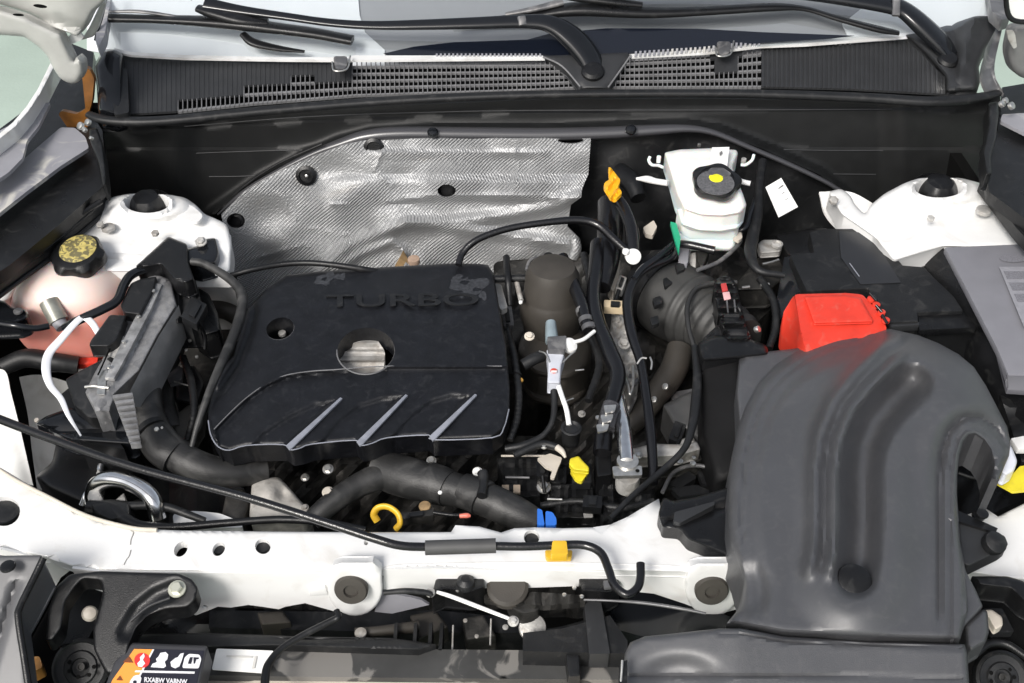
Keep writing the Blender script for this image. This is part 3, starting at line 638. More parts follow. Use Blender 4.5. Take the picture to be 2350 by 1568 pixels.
# lighter bead round the top of the front skirt
edge = [(478,965),(484,998),(500,1024),(526,1033),(565,1022),(650,1020),(666,1032),(689,1028),(715,1019),(815,1010),(828,1022),(854,1017),(890,1004),(984,998),(994,1009),(1130,1004),(1156,982),(1168,939)]
tube('edge_bead', [(u, v, .8815 if 520 < u < 1140 else .884) for u, v in edge], 1.5, SIL, ec, n=3, ring=6)
tube('panel_line', [(u, v, .8935-(v-840)*.00005) for u, v in low[:9]], 1.3, SIL if False else MESHM, ec, n=4, ring=6)
for c, ru, rv, rot in (((643,754),33,25,-18), ((840,805),66,53,-4)):
    tube('hole_rim', [(u, v, .896 if ru < 40 else .893) for u, v in ell(c[0], c[1], ru+1, rv+1, rot, 20)], 1.8, MESHM, ec, n=3, ring=6, closed=True)
    z0 = .862
    lathe('hole_sleeve', (c[0], c[1], .895), [(ru*.98,0),(ru*.9,-40),(ru*.88,-44)], BLK2, ec, sq=rv/ru*1.35, seg=32) if False else None
text('lettering', 'TURBO', (748,704), (1098,700), 27, .9042, BLK2, ec, ext=.0009, lift=.0004, bold=.012)
def blob(cu, cv, r, sd, sq=.7, n=34, am=.35):
    rr = random.Random(sd); ph = [rr.uniform(0, 6.28) for _ in range(6)]
    return [(cu+r*(1+am*sum(math.sin((k+2)*a+ph[k])/(k+1.5) for k in range(6)))*math.cos(a), cv+r*sq*(1+am*sum(math.sin((k+2)*a+ph[k])/(k+1.5) for k in range(6)))*math.sin(a)) for a in [2*math.pi*i/n for i in range(n)]]
pl3 = planef([(500,620,.905),(1150,620,.905),(800,1020,.885)])
SMR = mat('dried_splash', (.035,.037,.042), .5, noise=.5, nscale=200)
for (u, v, r, sd, hl) in ((1078,655,34,3,[(1066,648,9),(1094,664,8),(1080,636,7)]),(1048,640,13,5,[]),(1108,678,11,6,[]),(1040,660,7,8,[]),(1062,676,9,9,[]),(745,640,20,12,[(744,640,6)]),(780,634,12,13,[])):
    hf('dried_splash', blob(u, v, r, sd), lambda p: pl3(p)+ecf(p)+.0004, SMR, ec, wall=.0005, step=5, holes=[blob(a, b, c, sd+k, n=16) for k, (a, b, c) in enumerate(hl)])
# aluminium seen through the big hole
cc = thing('valve_cover', 'ribbed bare metal valve cover seen through the round hole in the engine cover', 'valve cover')
def vcf(p): return .005*np.exp(-((p[:, 1]-808)/3)**2)+ .010*np.exp(-((p[:, 1]-785)/9)**2)+.008*np.exp(-((p[:, 1]-825)/4)**2)-.006*ss(p[:, 1], 828, 845)
hf('cover_casting', rnd([(778,776),(862,774),(884,806),(880,850),(795,864),(776,820)], 8), .862, CAST, cc, wall=.03, step=5, f=vcf)
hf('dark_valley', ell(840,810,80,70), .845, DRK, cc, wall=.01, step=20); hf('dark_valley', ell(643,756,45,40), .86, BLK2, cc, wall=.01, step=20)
disc('mount_stud', (648,768,.868), 9, 8, CAST, cc)
text('casting_mark', 'OIL', (815,838), (860,838), 10, .862, CAST, cc) if False else None

# ================================================================ air intake duct
ad = thing('air_intake_duct', 'big matte dark grey plastic air intake duct curving over the front panel at the right', 'air duct')
do = [(1670,1203),(1672,1123),(1679,1047),(1692,986),(1710,934),(1740,879),(1780,836),(1823,805),(1860,784),(1908,763),(1957,752),(2000,751),(2046,755),(2107,769),(2153,787),(2199,812),(2235,842),(2263,885),(2290,937),(2312,980),(2319,1016),(2316,1045),(2300,1082),(2292,1104),(2276,1098),(2280,1062),(2272,1032),(2257,1010),(2238,997),(2223,999),(2211,1013),(2202,1044),(2197,1093),(2196,1169),(2203,1244),(2213,1305),(2222,1400),(2204,1466),(2140,1466),(2000,1462),(1800,1452),(1697,1434),(1668,1430),(1696,1396),(1708,1340),(1694,1290),(1677,1250)]
chan = [(1966,1322),(1974,1280),(1978,1203),(1978,1090),(1986,1025),(2008,972),(2046,925),(2092,880)]
inner = [(2196,1466),(2196,1169),(2197,1093),(2202,1044),(2211,1013),(2223,999),(2238,997),(2257,1010),(2275,1040)]
leftl = [(1697,1434),(1677,1250),(1670,1203),(1672,1123),(1679,1047),(1692,986),(1710,934),(1740,879),(1780,836),(1823,805),(1860,784),(1908,763),(1957,752)]
def adf(p):
    u, v = p[:, 0], p[:, 1]; d, s, sd_ = pdist(p, chan); L = (sd_ < 0)
    d1 = ss(np.interp(v, [860,900,950,1020,1100,1330], [2090,2045,2005,1970,1962,1958])-u, 0, 30)*ss(v, 1345, 1290)
    z = -.040*ss(d, 60, 4)
    z += .012*np.exp(-((d-62)/14)**2)*d1 - .003*np.exp(-((d-84)/8)**2)*d1 + .014*np.exp(-((d-110)/16)**2)*d1
    z += .018*ss(d, 165, 70)
    d, s, sd_ = pdist(p, leftl); z -= .0045*np.exp(-((d-31)/5)**2)*ss(s, 60, 260); z -= .010*ss(d, 34, 0)+.006*ss(d, 78, 50)
    d, s, sd_ = pdist(p, inner); k = ss(u, 2120, 2190)*1.0
    z -= .009*np.exp(-((d-40)/8)**2)*ss(v, 1466, 1380)*.8+.004*np.exp(-((d-16)/5)**2)
    z += .010*np.exp(-((d-72)/22)**2)*ss(v, 1250, 1050)
    z -= .012*np.exp(-(((u-1722)/45)**2+((v-1352)/55)**2)**2)
    z -= .055*ss(u, 2215, 2345)*ss(v, 1200, 950) + .050*ss(v, 900, 740)**2
    z += .004*np.exp(-((u-1985)/90)**2)-.035*ss(v, 1150, 800)*ss(u, 1960, 1720)
    return z
hf('duct_shell', do, [(1700,800,.955),(2200,800,.955),(1950,1460,.965)], DUCT, ad, wall=.060, step=7, rim=.012, rimw=14, f=adf, cap=False)
bo = [(1425,1660),(1434,1500),(1446,1474),(1480,1460),(1560,1452),(1650,1442),(1700,1442),(1800,1460),(2000,1472),(2214,1478),(2220,1500),(2224,1560),(2228,1660)]
def bof(p):
    u, v = p[:, 0], p[:, 1]; z = -.004*np.exp(-((v-np.interp(u, [1697,1800,2214], [1452,1472,1488]))/2.5)**2)*(u > 1650)
    z -= .003*np.exp(-((v-np.interp(u, [1697,2214], [1550,1556]))/3)**2)
    z -= .014*np.exp(-(((u-1560)/85)**2+((v-1560)/50)**2)**2)
    z += .004*ss(u, 1640, 1700)-.012*ss(u, 1680, 1440)
    return z
hf('duct_base', bo, [(1430,1480,.955),(2200,1480,.957),(1800,1650,.935)], DUCT, ad, wall=.05, step=7, rim=.010, rimw=12, f=bof, cap=False)
disc('plug', (1958,1336,.968), 41, 18, BLK, ad, axis=(.05,-.25,1), bev=.2)
tube('plug_lip', [(1918,1300,.960),(1913,1322,.955),(1922,1345,.955)], 3, SIL, ad)
# side flange of the duct at the right
hf('side_flange', rnd([(2196,1130),(2204,1244),(2216,1310),(2240,1355),(2256,1392),(2214,1436),(2200,1466),(2190,1466),(2200,1400),(2190,1300),(2185,1180)], 5), .925, DUCT, ad, wall=.03, step=9, rim=.006, rimw=7)
hf('side_flange', rnd([(2214,1434),(2254,1398),(2266,1402),(2270,1450),(2262,1475),(2228,1495),(2216,1480)], 6), .92, DUCT, ad, wall=.03, step=9, rim=.01, rimw=12)
plate('clip', [(1422,1522),(1440,1512),(1440,1600),(1418,1600)], .958, .01, BLK2, ad); tube('clip_wire', [(1428,1515,.965),(1427,1535,.962),(1424,1575,.955)], 3, STEEL, ad)
# lower airbox beside the duct
ab = thing('air_filter_box', 'black air filter housing between the ribbed hose and the big intake duct', 'air filter box')
hf('box_lid', [(1697,822),(1712,812),(1830,799),(1900,770),(1900,900),(1760,960),(1700,1010),(1690,900)], .895, DUCT, ab, wall=.05, step=16, rim=.006, rimw=8)
hf('box_wall', [(1606,812),(1700,800),(1712,960),(1690,1100),(1640,1110),(1612,1000)], [(1606,812,.88),(1700,800,.89),(1650,1100,.83)], BLKM, ab, wall=.05, step=20, rim=.01, rimw=20)
hf('box_neck', rnd([(1600,786),(1640,768),(1700,770),(1760,792),(1765,815),(1700,822),(1610,830)], 10), .90, BLK, ab, wall=.03, step=10, rim=.01, rimw=10)

# ================================================================ ribbed intake hose with flow sensor
ih = thing('intake_hose', 'wide ribbed black rubber intake hose behind the air filter box', 'hose')
def mod_r(a, t): return 1+.045*math.cos(a*330)*(1 if t > .45 else 0)
tube('hose_body', [(1512,668,.815,84),(1545,690,.818,90),(1590,715,.822,86),(1640,745,.826,74),(1700,790,.83,64)], 70, mat('duct_rubber', (.04,.04,.039), .55, noise=.2, dust=(.5,.4,.2), dustc=(.09,.088,.082)), ih, n=14, ring=32, mod=mod_r)
tube('clamp_ring', [(1496,652,.815,92),(1516,668,.816,95),(1530,678,.817,93)], 94, BLK, ih, n=3, ring=32)
for a in (150, 175, 205, 232):
    pass
for k, (u, v) in enumerate(((1560,612),(1532,645),(1508,690),(1502,735))): plate('ring_block', rnd([(u-11,v-6),(u+8,v-12),(u+12,v+5),(u-6,v+12)], 4), .888-.010*k, .008, BLK2, ih)
tube('wire_bow', [(1690,648,.885),(1640,650,.888),(1598,662,.888),(1578,700,.882),(1580,750,.873),(1594,800,.862)], 6, RUB, ih)
fs = thing('flow_sensor', 'black plastic air flow sensor with small red and white label', 'sensor')
hf('sensor_head', rnd([(1640,642),(1660,632),(1680,636),(1690,655),(1712,745),(1725,775),(1700,790),(1668,782),(1650,730),(1636,670)], 8), .90, BLK, fs, wall=.03, step=7, rim=.006, rimw=8, f=lambda p: .004*np.sin(p[:, 1]*.35))
hf('sensor_foot', rnd([(1612,778),(1650,742),(1690,745),(1740,790),(1748,802),(1610,800)], 8), .885, BLK2, fs, wall=.02, step=8, rim=.006, rimw=8, f=lambda p: .003*np.sin(p[:, 0]*.3)*np.sin(p[:, 1]*.4))
plate('red_tab', [(1654,650),(1667,648),(1671,665),(1658,668)], .905, .004, mat('dull_red', (.50,.05,.05), .5), fs)
plate('label', [(1658,670),(1674,668),(1678,684),(1662,687)], .905, .003, mat('pink_label', (.70,.42,.42), .5), fs)
for u, v in ((1668,690),(1685,688)): tube('sensor_rib', [(u, v, .905),(u+3,v+28,.90)], 2.2, GUN, fs)
disc('screw', (1734,757,.89), 8, 10, STEEL, fs, axis=(.6,-.3,.6)); tube('bolt_tail', [(1722,785,.88),(1734,800,.87),(1740,812,.86)], 3, STEEL, fs)
tube('bolt_tail', [(1704,778,.885),(1715,795,.875),(1722,808,.87)], 3, STEEL, fs)

# ================================================================ battery with covers, fuse box
bt = thing('battery', 'black battery cover with a bright red terminal cap at its front corner', 'battery')
bc = [(1813,585),(1852,668),(1992,660),(2040,740),(2108,737),(2106,716),(2211,713),(2190,680),(2141,633),(2122,612),(2072,608),(2040,570),(2002,524),(1890,524),(1858,532),(1868,578)]
plate('battery_lid', bc, .905, .03, BLK2, bt, bev=.0025)
plate('lid_label', [(1925,530),(1996,534),(2068,648),(1975,652),(1930,590)], .9065, .001, mat('sticker_black', (.022,.023,.026), .35), bt, bev=.0003)
plate('lid_ledge', [(2106,717),(2212,714),(2241,751),(2110,757)], .898, .012, BLK, bt); plate('lid_ledge', [(2042,742),(2110,738),(2110,745),(2044,749)], .9015, .012, COWL, bt, bev=.001)
hf('battery_case', [(2042,752),(2241,752),(2232,835),(2300,980),(2100,990),(2030,900)], [(2042,752,.885),(2241,752,.885),(2150,990,.70)], BLK, bt, wall=.05, step=20)
hf('battery_case', [(1800,590),(1815,588),(1852,668),(1830,672),(1800,720),(1770,760)], [(1800,590,.89),(1852,668,.89),(1770,760,.84)], GLB, bt, wall=.1, step=20)
hf('case_back', rnd([(1780,540),(1858,524),(1900,524),(1868,585),(1810,588)], 6), [(1780,540,.87),(1858,524,.88),(1810,588,.88)], BLK, bt, wall=.04, step=12, rim=.006, rimw=8)
plate('red_cap', [(1822,672,.925),(1941,669,.925),(1981,672,.925),(2010,704,.92),(2037,748,.915),(2033,772,.908),(1850,812,.91),(1838,760,.92)], .92, .05, RED, bt, bev=.006)
plate('red_cap', [(1823,673,.924),(1838,762,.919),(1846,830,.875),(1815,800,.865),(1792,765,.87),(1798,712,.90)], .9, .03, RED, bt, bev=.004)
hf('cap_panel', rnd([(1846,680),(1940,677),(1975,684),(2005,738),(1868,742)], 5), [(1846,680,.929),(1975,684,.929),(1868,742,.923)], RED, bt, wall=.004, step=12, rim=.0022, rimw=5)
for u, v in ((1998,690),(2010,703),(2022,720),(2032,738)): disc('cap_hinge', (u, v, .918), 9, 8, RED, bt, seg=14)
for a, b in (((1990,672),(2006,690)), ((2004,700),(2018,716)), ((2018,722),(2030,742))): tube('hinge_gap', [(a[0]+6, a[1], .93),(b[0]+6, b[1], .925)], 3.5, GLB, bt)
tube('scratch', [(1950,604,.9075),(1972,634,.9072)], 1.2, SIL, bt)
fb = thing('fuse_box', 'grey lidded fuse box at the right edge beside the battery', 'fuse box')
plate('fuse_lid', [(2168,566,.925),(2420,556,.925),(2420,862,.915),(2314,860,.915),(2289,800,.918)], .92, .012, mat('fuse_lid_grey', (.19,.19,.21), .38, noise=.05), fb, bev=.003)
plate('lid_lip', [(2289,800,.915),(2314,861,.914),(2420,864,.914),(2420,900,.895),(2312,893,.895)], .9, .01, mat('fuse_grey_dark', (.12,.12,.135), .45), fb, bev=.002)
hf('fuse_body', [(2122,606),(2165,568),(2290,800),(2314,895),(2420,900),(2420,1010),(2300,950),(2210,760)], [(2122,606,.885),(2290,800,.885),(2314,950,.84)], BLK, fb, wall=.08, step=24)
plate('lid_label', [(2293,612),(2390,612),(2390,760),(2350,750)], .9262, .0004, mat('pale_label', (.26,.26,.285), .5, noise=.1, nscale=150), fb, bev=0)
for k in range(3): plate('print_block', [(2303+k*12,622+k*26),(2350+k*12,622+k*26),(2360+k*12,640+k*26),(2312+k*12,640+k*26)], .9268, .0003, mat('label_print', (.17,.17,.19), .6, noise=.3, nscale=600), fb, bev=0)
hf('emblem', ell(2328,592,34,9,0,20), .9262, mat('label_print', (.3,.3,.3)), fb, wall=.0006, step=10)
plate('black_notch', [(2322,784),(2420,784),(2420,850),(2345,850)], .9265, .001, BLK, fb, bev=0) if False else None
# ================================================================ brake fluid reservoir
br = thing('brake_fluid_reservoir', 'white brake fluid reservoir with black and yellow cap', 'reservoir')
ro = rnd([(1524,350),(1560,343),(1630,340),(1690,344),(1694,352),(1680,384),(1706,447),(1714,472),(1700,490),(1660,497),(1610,495),(1570,482),(1553,450),(1540,400)], 7)
hf('tank_top', ro, [(1524,350,.99),(1694,350,.99),(1620,490,.965)], BRK, br, wall=.03, step=7, rim=.008, rimw=12, f=lambda p: -.006*ss(p[:, 0], 1570, 1545)-.004*ss(p[:, 1], 372, 355)+.003*np.exp(-((p[:, 1]-420)/30)**2))
hf('tank_lower', rnd([(1552,478),(1562,516),(1584,529),(1685,531),(1696,520),(1702,485),(1640,470)], 9), [(1552,478,.955),(1702,478,.955),(1640,531,.925)], BRK, br, wall=.04, step=8, rim=.008, rimw=10)
cap = lathe('filler_cap', (1642,424,.985), [(50,-6),(54,0),(55,14),(52,19),(40,21),(39,19),(24,19),(23,22),(21,22)], BLK, br, wave=(5,.07,0,3), axis=(0,-.12,1), seg=60)
lathe('cap_ring', (1642,420,.9985), [(26,0),(42,0),(43,2),(27,2)], mat('cap_print_grey', (.10,.10,.105), .4, noise=.4, nscale=300), br, axis=(0,-.12,1), sq=1)
disc('yellow_disc', (1643,409,1.0), 17, 2.5, mat('acid_yellow', (.75,.72,.02), .5, noise=.15, nscale=300), br, axis=(0,-.12,1))
hf('cap_arch', rnd([(1624,393),(1632,384),(1660,385),(1680,398),(1664,405),(1645,398),(1630,402)], 5), 1.003, GUN, br, wall=.004, step=8)
plate('tag_strip', [(1634,338,1.005),(1674,337,1.005),(1668,386,1.0),(1628,380,1.0)], 1., .0012, PAP, br, bev=0)
plate('tag_mark', [(1651,350,1.0062),(1657,345,1.0062),(1658,352,1.0062),(1652,357,1.0062)], 1, .0004, INK, br, bev=0)
tube('side_arm', [(1532,420,.965,7),(1505,416,.963,7),(1485,411,.962,8),(1460,410,.96,3)], 7, WHT2, br); tube('side_arm', [(1692,413,.97),(1708,418,.97),(1722,421,.97)], 6, WHT2, br)
tube('hook', [(1492,359,.985),(1489,368,.98),(1496,378,.975),(1512,380,.97),(1522,384,.97)], 3.6, BRK, br); tube('hook', [(1730,355,.985),(1726,367,.98),(1712,378,.975),(1700,378,.975)], 3.6, BRK, br)
disc('hook_pin', (1511,372,.97), 5, 16, BRK, br, seg=12); disc('hook_pin', (1706,372,.97), 6, 10, CAST, br, seg=12)
hf('outlet_bracket', rnd([(1566,528),(1592,532),(1590,555),(1585,575),(1578,605),(1560,600),(1555,570)], 5), .88, GRYP, br, wall=.01, step=9)
tag_ = thing('paper_tag', 'small white printed paper tag on the wiring behind the battery', 'tag')
plate('tag_sheet', [(1757,429,.955),(1793,408,.96),(1831,474,.94),(1787,498,.935)], .94, .0012, PAP, tag_, bev=0)
for a, b, w_ in (((1765,445),(1797,425),2.2), ((1775,462),(1800,440),1.), ((1778,470),(1808,455),1.), ((1783,480),(1798,472),1.2), ((1786,487),(1812,474),1.)):
    tube('ink_line', [(a[0], a[1], .9475-.0003*(a[1]-445)), ((a[0]+b[0])/2, (a[1]+b[1])/2+1, .9485-.0003*((a[1]+b[1])/2-445)), (b[0], b[1], .9495-.0003*(b[1]-445))], w_, INK, tag_, ring=6, flat=(1,.3,1))
# ================================================================ coolant reservoir, left
PINK = mat('pink_tank', (.80,.62,.54), .35, sss=.4, noise=.04, nscale=8, coat=.2)
# liquid fills the lower part of the tank
n = PINK.node_tree; N = n.nodes; L = n.links; b = N['Principled BSDF']
tcn = N.new('ShaderNodeTexCoord'); sp = N.new('ShaderNodeSeparateXYZ'); L.new(tcn.outputs['Object'], sp.inputs[0])
mr = N.new('ShaderNodeMapRange'); L.new(sp.outputs[2], mr.inputs['Value']); mr.inputs['From Min'].default_value = .140; mr.inputs['From Max'].default_value = .100
mx = N.new('ShaderNodeMix'); mx.data_type = 'RGBA'; L.new(mr.outputs[0], mx.inputs[0]); mx.inputs[6].default_value = (.82,.66,.60,1); mx.inputs[7].default_value = (.70,.27,.22,1)
L.new(mx.outputs[2], b.inputs['Base Color'])
cr = thing('coolant_reservoir', 'pale pink coolant reservoir with a black cap bearing a yellow disc', 'reservoir')
c = Z(172, 708, .845); V = []; F = []; NU, NV = 40, 24
for j in range(NV+1):
    ph = -math.pi/2+math.pi*j/NV
    for i in range(NU):
        th = 2*math.pi*i/NU
        def sg(x, e): return math.copysign(abs(x)**e, x)
        x = .094*sg(math.cos(ph), .7)*sg(math.cos(th), .75); y = .070*sg(math.cos(ph), .7)*sg(math.sin(th), .75); z = .083*sg(math.sin(ph), .85)
        z2 = z-.010*max(0, x/.088)*0; V.append(c+Vector((x*(1-.12*(z > 0)*z/.08), y+z*.05, z2)))
for j in range(NV):
    for i in range(NU): F.append((j*NU+i, j*NU+(i+1) % NU, (j+1)*NU+(i+1) % NU, (j+1)*NU+i))
tk = mk('tank', V, F, PINK, cr); tk['kind'] = None if False else 'part'; del tk['kind']
lathe('neck', (183,612,.905), [(46,-10),(44,12),(40,14)], PINK, cr)
lathe('filler_cap', (184,598,.925), [(56,-8),(60,0),(60,20),(54,30),(47,33)], BLK, cr, wave=(6,.06,0,2), axis=(-.05,-.18,1), seg=60)
lathe('yellow_disc', (179,571,.9475), [(42,0),(43,1.5),(40,3)], mat('worn_yellow_print', (.46,.38,.12), .5, noise=.3, nscale=120, dust=(.47,.9,.05), dustc=(.10,.09,.05), dscale=110), cr, axis=(-.05,-.18,1))
hf('mount_ear', rnd([(-40,600),(40,596),(70,615),(62,640),(20,690),(-40,710)], 10), .885, WHT2, cr, wall=.03, step=10, rim=.01, rimw=14)
hf('red_base', rnd([(130,822),(225,820),(222,834),(140,838)], 4), .80, RED, cr, wall=.01, step=12)
sf = thing('level_sensor', 'short grey metal sensor plugged into the front of the pink reservoir', 'sensor')
tube('sensor_body', [(112,692,.905),(124,715,.895),(136,738,.885)], 22, mat('grey_green_metal', (.33,.33,.29), .4, metal=.5, noise=.3, nscale=60), sf, n=4, ring=20)
tube('sensor_tip', [(134,736,.886,17),(144,752,.88,15)], 16, GRYP, sf, n=3, ring=18)
pl = thing('sensor_plug', 'glossy black plug and lead at the left edge beside the reservoir', 'plug')
hf('plug_body', rnd([(-40,680),(10,690),(30,708),(50,704),(66,716),(64,732),(40,742),(-40,745)], 8), .915, GLB, pl, wall=.03, step=7, rim=.008, rimw=8)
tube('lead', [(0,742,.915),(40,748,.914),(80,753,.905),(112,748,.90)], 7.5, GLB, pl)
disc('plug_nut', (42,716,.92), 10, 6, GUN, pl)
# black pipe over the reservoir
o = tube('coolant_pipe', [(150,752,.905),(180,735,.925),(235,710,.93),(268,690,.93),(284,655,.93),(300,632,.93),(330,618,.925),(380,606,.925)], 10.5, GLB, None, ring=16)
tag(o, 'glossy black pipe bending over the pink coolant reservoir', 'pipe')
# white ribbon cable
o = tube('white_sleeved_cable', [(230,772,.915,7),(212,742,.925,8),(192,728,.93,8),(172,742,.93,8),(140,778,.925,9),(112,812,.92,10),(106,850,.915,10),(116,885,.905,8),(140,915,.90,7),(158,955,.89,5),(186,1000,.87,2)], 10, mat('white_sleeve', (.78,.79,.82), .3, coat=.5), None, flat=(1.,.35,.8))
tag(o, 'white ribbon-like sleeved cable looping down the left side', 'cable')
# ================================================================ finned control module, left
cm = thing('control_module', 'long grey finned metal control module slanting beside the reservoir', 'module')
hf('module_body', [(345,625),(392,642),(405,700),(362,770),(320,850),(262,905),(262,915),(250,945),(220,945),(196,900),(215,860),(270,760)], [(345,625,.915),(400,650,.915),(220,940,.90)], mat('module_cast_face', (.22,.22,.225), .42, metal=.35, noise=.35, nscale=50, bump=.0005, bscale=300, dust=(.5,.6,.15), dustc=(.30,.295,.29), dscale=70), cm, wall=.05, step=9, rim=.004, rimw=6,
   f=lambda p: .004*ss(np.abs((p[:, 0]-345)+(p[:, 1]-700)*.52), 16, 10))
hf('side_face', [(365,770),(410,700),(420,740),(360,860),(312,900),(298,898)], [(365,770,.912),(410,700,.912),(312,900,.895)], mat('module_side', (.24,.24,.24), .5, metal=.3, noise=.2), cm, wall=.03, step=14)
hf('side_casing', rnd([(240,822),(270,812),(285,835),(235,905),(228,960),(205,960),(170,930),(150,870),(185,850)], 6), [(240,822,.905),(150,870,.89),(220,950,.885)], BLK2, cm, wall=.07, step=11, rim=.003, rimw=4)
hf('side_casing', [(170,880),(218,940),(285,1030),(180,1010),(140,905)], .86, BLK, cm, wall=.08, step=14)
for k in range(9):
    t = k/8; u0 = 258+t*40; v0 = 906+t*108; w_ = 46-t*22
    plate('cooling_fin', [(u0,v0),(u0+w_,v0-6+t*4),(u0+w_+1,v0+t*3),(u0+1,v0+7-t*2)], .916-.022*t, .010, MT['module_cast_face'], cm, bev=.0008)
plate('centre_rail', [(350,646,.922),(372,652,.922),(345,712,.921),(300,798,.918),(262,868,.914),(240,866,.914),(272,800,.918),(318,712,.921)], .92, .006, mat('rail_metal', (.33,.33,.33), .4, metal=.5, noise=.4, nscale=70), cm, bev=.001)
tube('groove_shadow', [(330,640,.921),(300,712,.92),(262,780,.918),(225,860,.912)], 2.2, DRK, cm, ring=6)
for k in range(4): disc('rivet', (352-k*34,668+k*58,.925-.002*k), 5, 3, STEEL, cm, seg=10)
plate('foil_label', [(226,848),(246,850),(240,905),(222,905)], .9085, .001, STEEL, cm, bev=0)
plate('worn_patch', [(245,812),(280,770),(296,776),(262,822)], .9105, .0008, CAST, cm, bev=0)
tube('clip_wire', [(196,888,.905),(215,886,.908),(250,890,.908)], 4, STEEL, cm)
hf('snap_latch', rnd([(322,640),(360,634),(352,665),(322,722),(284,718),(276,702),(300,650)], 6), .928, BLK2, cm, wall=.02, step=10, rim=.003, rimw=5)
hf('snap_latch', rnd([(252,722),(290,724),(268,782),(248,795),(204,795),(208,782)], 6), .926, BLK2, cm, wall=.02, step=10, rim=.003, rimw=5)
hf('mount_arm', rnd([(386,542),(430,560),(432,600),(446,640),(425,650),(398,640),(370,606),(335,612),(310,612)], 6), .938, BLK, cm, wall=.03, step=9, rim=.004, rimw=6)
hf('mount_arm', rnd([(425,570),(460,562),(470,548),(495,545),(503,580),(495,602),(455,612),(425,605)], 7), .93, GLB, cm, wall=.03, step=9, rim=.006, rimw=8)
bolt((462,556,.936), 13, CAST, cm)
hf('connector_block', rnd([(440,612),(462,690),(455,742),(400,742),(362,735),(350,700),(400,640)], 8), .90, BLK2, cm, wall=.05, step=9, rim=.006, rimw=8, f=lambda p: .004*np.sin(p[:, 0]*.22))
hf('connector_block', rnd([(455,660),(480,675),(500,720),(505,760),(470,770),(440,750)], 6), .87, BLK, cm, wall=.05, step=10, rim=.006, rimw=8)
hf('lower_tray', rnd([(105,955),(160,935),(290,945),(300,960),(315,1010),(300,1020),(160,1010),(80,972)], 6), .865, GLB, cm, wall=.03, step=12, rim=.006, rimw=8, f=lambda p: -.010*np.exp(-((p[:, 1]-985)/7)**2))
bolt((418,1396,.5), 1, DRK, cm) if False else None
bolt((302,1013,.87), 9, STEEL, cm, washer=False); bolt((85,965,.868), 9, BEI, cm, washer=False)
# ================================================================ hoses
def hose(pts, r, m=RUB, lab='', name='hose', grp='hoses and looms in the bay', **kw):
    o = tube(name, pts, r, m, None, ring=18, **kw); tag(o, lab, 'hose', grp); return o
h1 = thing('coolant_hose', 'thick black rubber hose descending beside the grey control module', 'hose')
tube('hose_body', [(430,735,.85,32),(385,772,.86,36),(345,840,.86,38),(332,910,.85,38),(350,980,.84,37),(400,1040,.83,38),(470,1075,.82,36),(540,1085,.81,33),(610,1078,.80,30)], 36, RUB, h1, ring=24)
tube('hose_clamp', [(346,985,.842,39),(352,994,.841,39)], 38, BLK2, h1, n=2, ring=24); bolt((360,986,.875), 9, STEEL, h1, washer=False); bolt((372,982,.873), 5, STEEL, h1, washer=False)
tube('hose_sleeve', [(352,1002,.84,40),(374,1030,.836,41),(400,1048,.83,40)], 40, RUB, h1, n=4, ring=24)
hose([(480,700,.78),(440,740,.80),(400,800,.81),(378,860,.80),(378,930,.79),(398,990,.78)], 24, lab='second black hose running behind the thick one below the module')
hose([(470,705,.80),(520,712,.80),(560,735,.78)], 22, BRN, lab='dull hose stub passing under the left edge of the engine cover')
hose([(440,600,.935,9),(470,606,.935,9),(520,635,.93,10),(550,665,.925,11),(556,700,.92,12),(540,760,.915,12),(510,830,.91,11),(480,900,.90,9),(455,970,.88,7),(440,1025,.86,6)], 10, lab='thin black vacuum hose curving down the left side of the engine cover')
hose([(530,632,.90),(580,618,.905),(640,607,.905),(700,603,.905),(760,607,.905),(830,617,.90),(870,624,.89)], 7, BLK, lab='thin black line lying along the back edge of the engine cover')
hose([(1052,608,.90,8),(1062,580,.91,8),(1095,550,.925,8),(1160,526,.935,8),(1240,512,.94,8),(1320,505,.94,9),(1370,515,.935,10),(1410,550,.925,10),(1445,582,.915,9)], 9, HOS, lab='slim grey-black hose arching from the engine cover across the silver shield')
h2 = thing('radiator_hose', 'big dusty black radiator hose with blue end rings in front of the engine', 'hose')
tube('hose_body', [(868,1075,.81,45),(930,1094,.815,48),(990,1110,.82,44),(1060,1128,.825,38),(1130,1152,.825,40),(1190,1180,.82,38),(1235,1200,.815,30)], 40, RUB, h2, ring=26)
tube('hose_branch', [(715,1195,.80,24),(760,1155,.81,26),(820,1115,.815,28),(880,1092,.815,32),(930,1095,.81,30)], 26, RUB, h2, ring=22)
tube('hose_collar', [(985,1107,.822,48),(1010,1114,.823,46),(1030,1122,.824,42)], 45, RUB, h2, n=4, ring=24)
tube('hose_sleeve', [(1060,1122,.828,38),(1100,1138,.828,43),(1112,1146,.828,43)], 42, RUB, h2, n=4, ring=24)
hf('blue_ring', rnd([(1233,1166),(1244,1170),(1250,1205),(1233,1205)], 4), .866, BLU, h2, wall=.012, step=8); hf('blue_ring', rnd([(1252,1172),(1268,1175),(1277,1190),(1277,1205),(1252,1205)], 5), .866, BLU, h2, wall=.012, step=8)
disc('white_dot', (1010,1131,.853), 5, 3, PAP, h2, seg=12)
tube('hose_stub', [(1105,1138,.85,12),(1110,1110,.85,11),(1108,1085,.85,13)], 12, BLK2, h2)
hose([(205,1165,.83,18),(260,1170,.835,18),(290,1195,.838,16),(330,1208,.84,12),(400,1210,.84,10),(520,1200,.84,9),(640,1192,.84,9),(740,1198,.84,9),(840,1216,.838,8)], 12, BLK, lab='black cable loom lying along the rear edge of the white front panel')
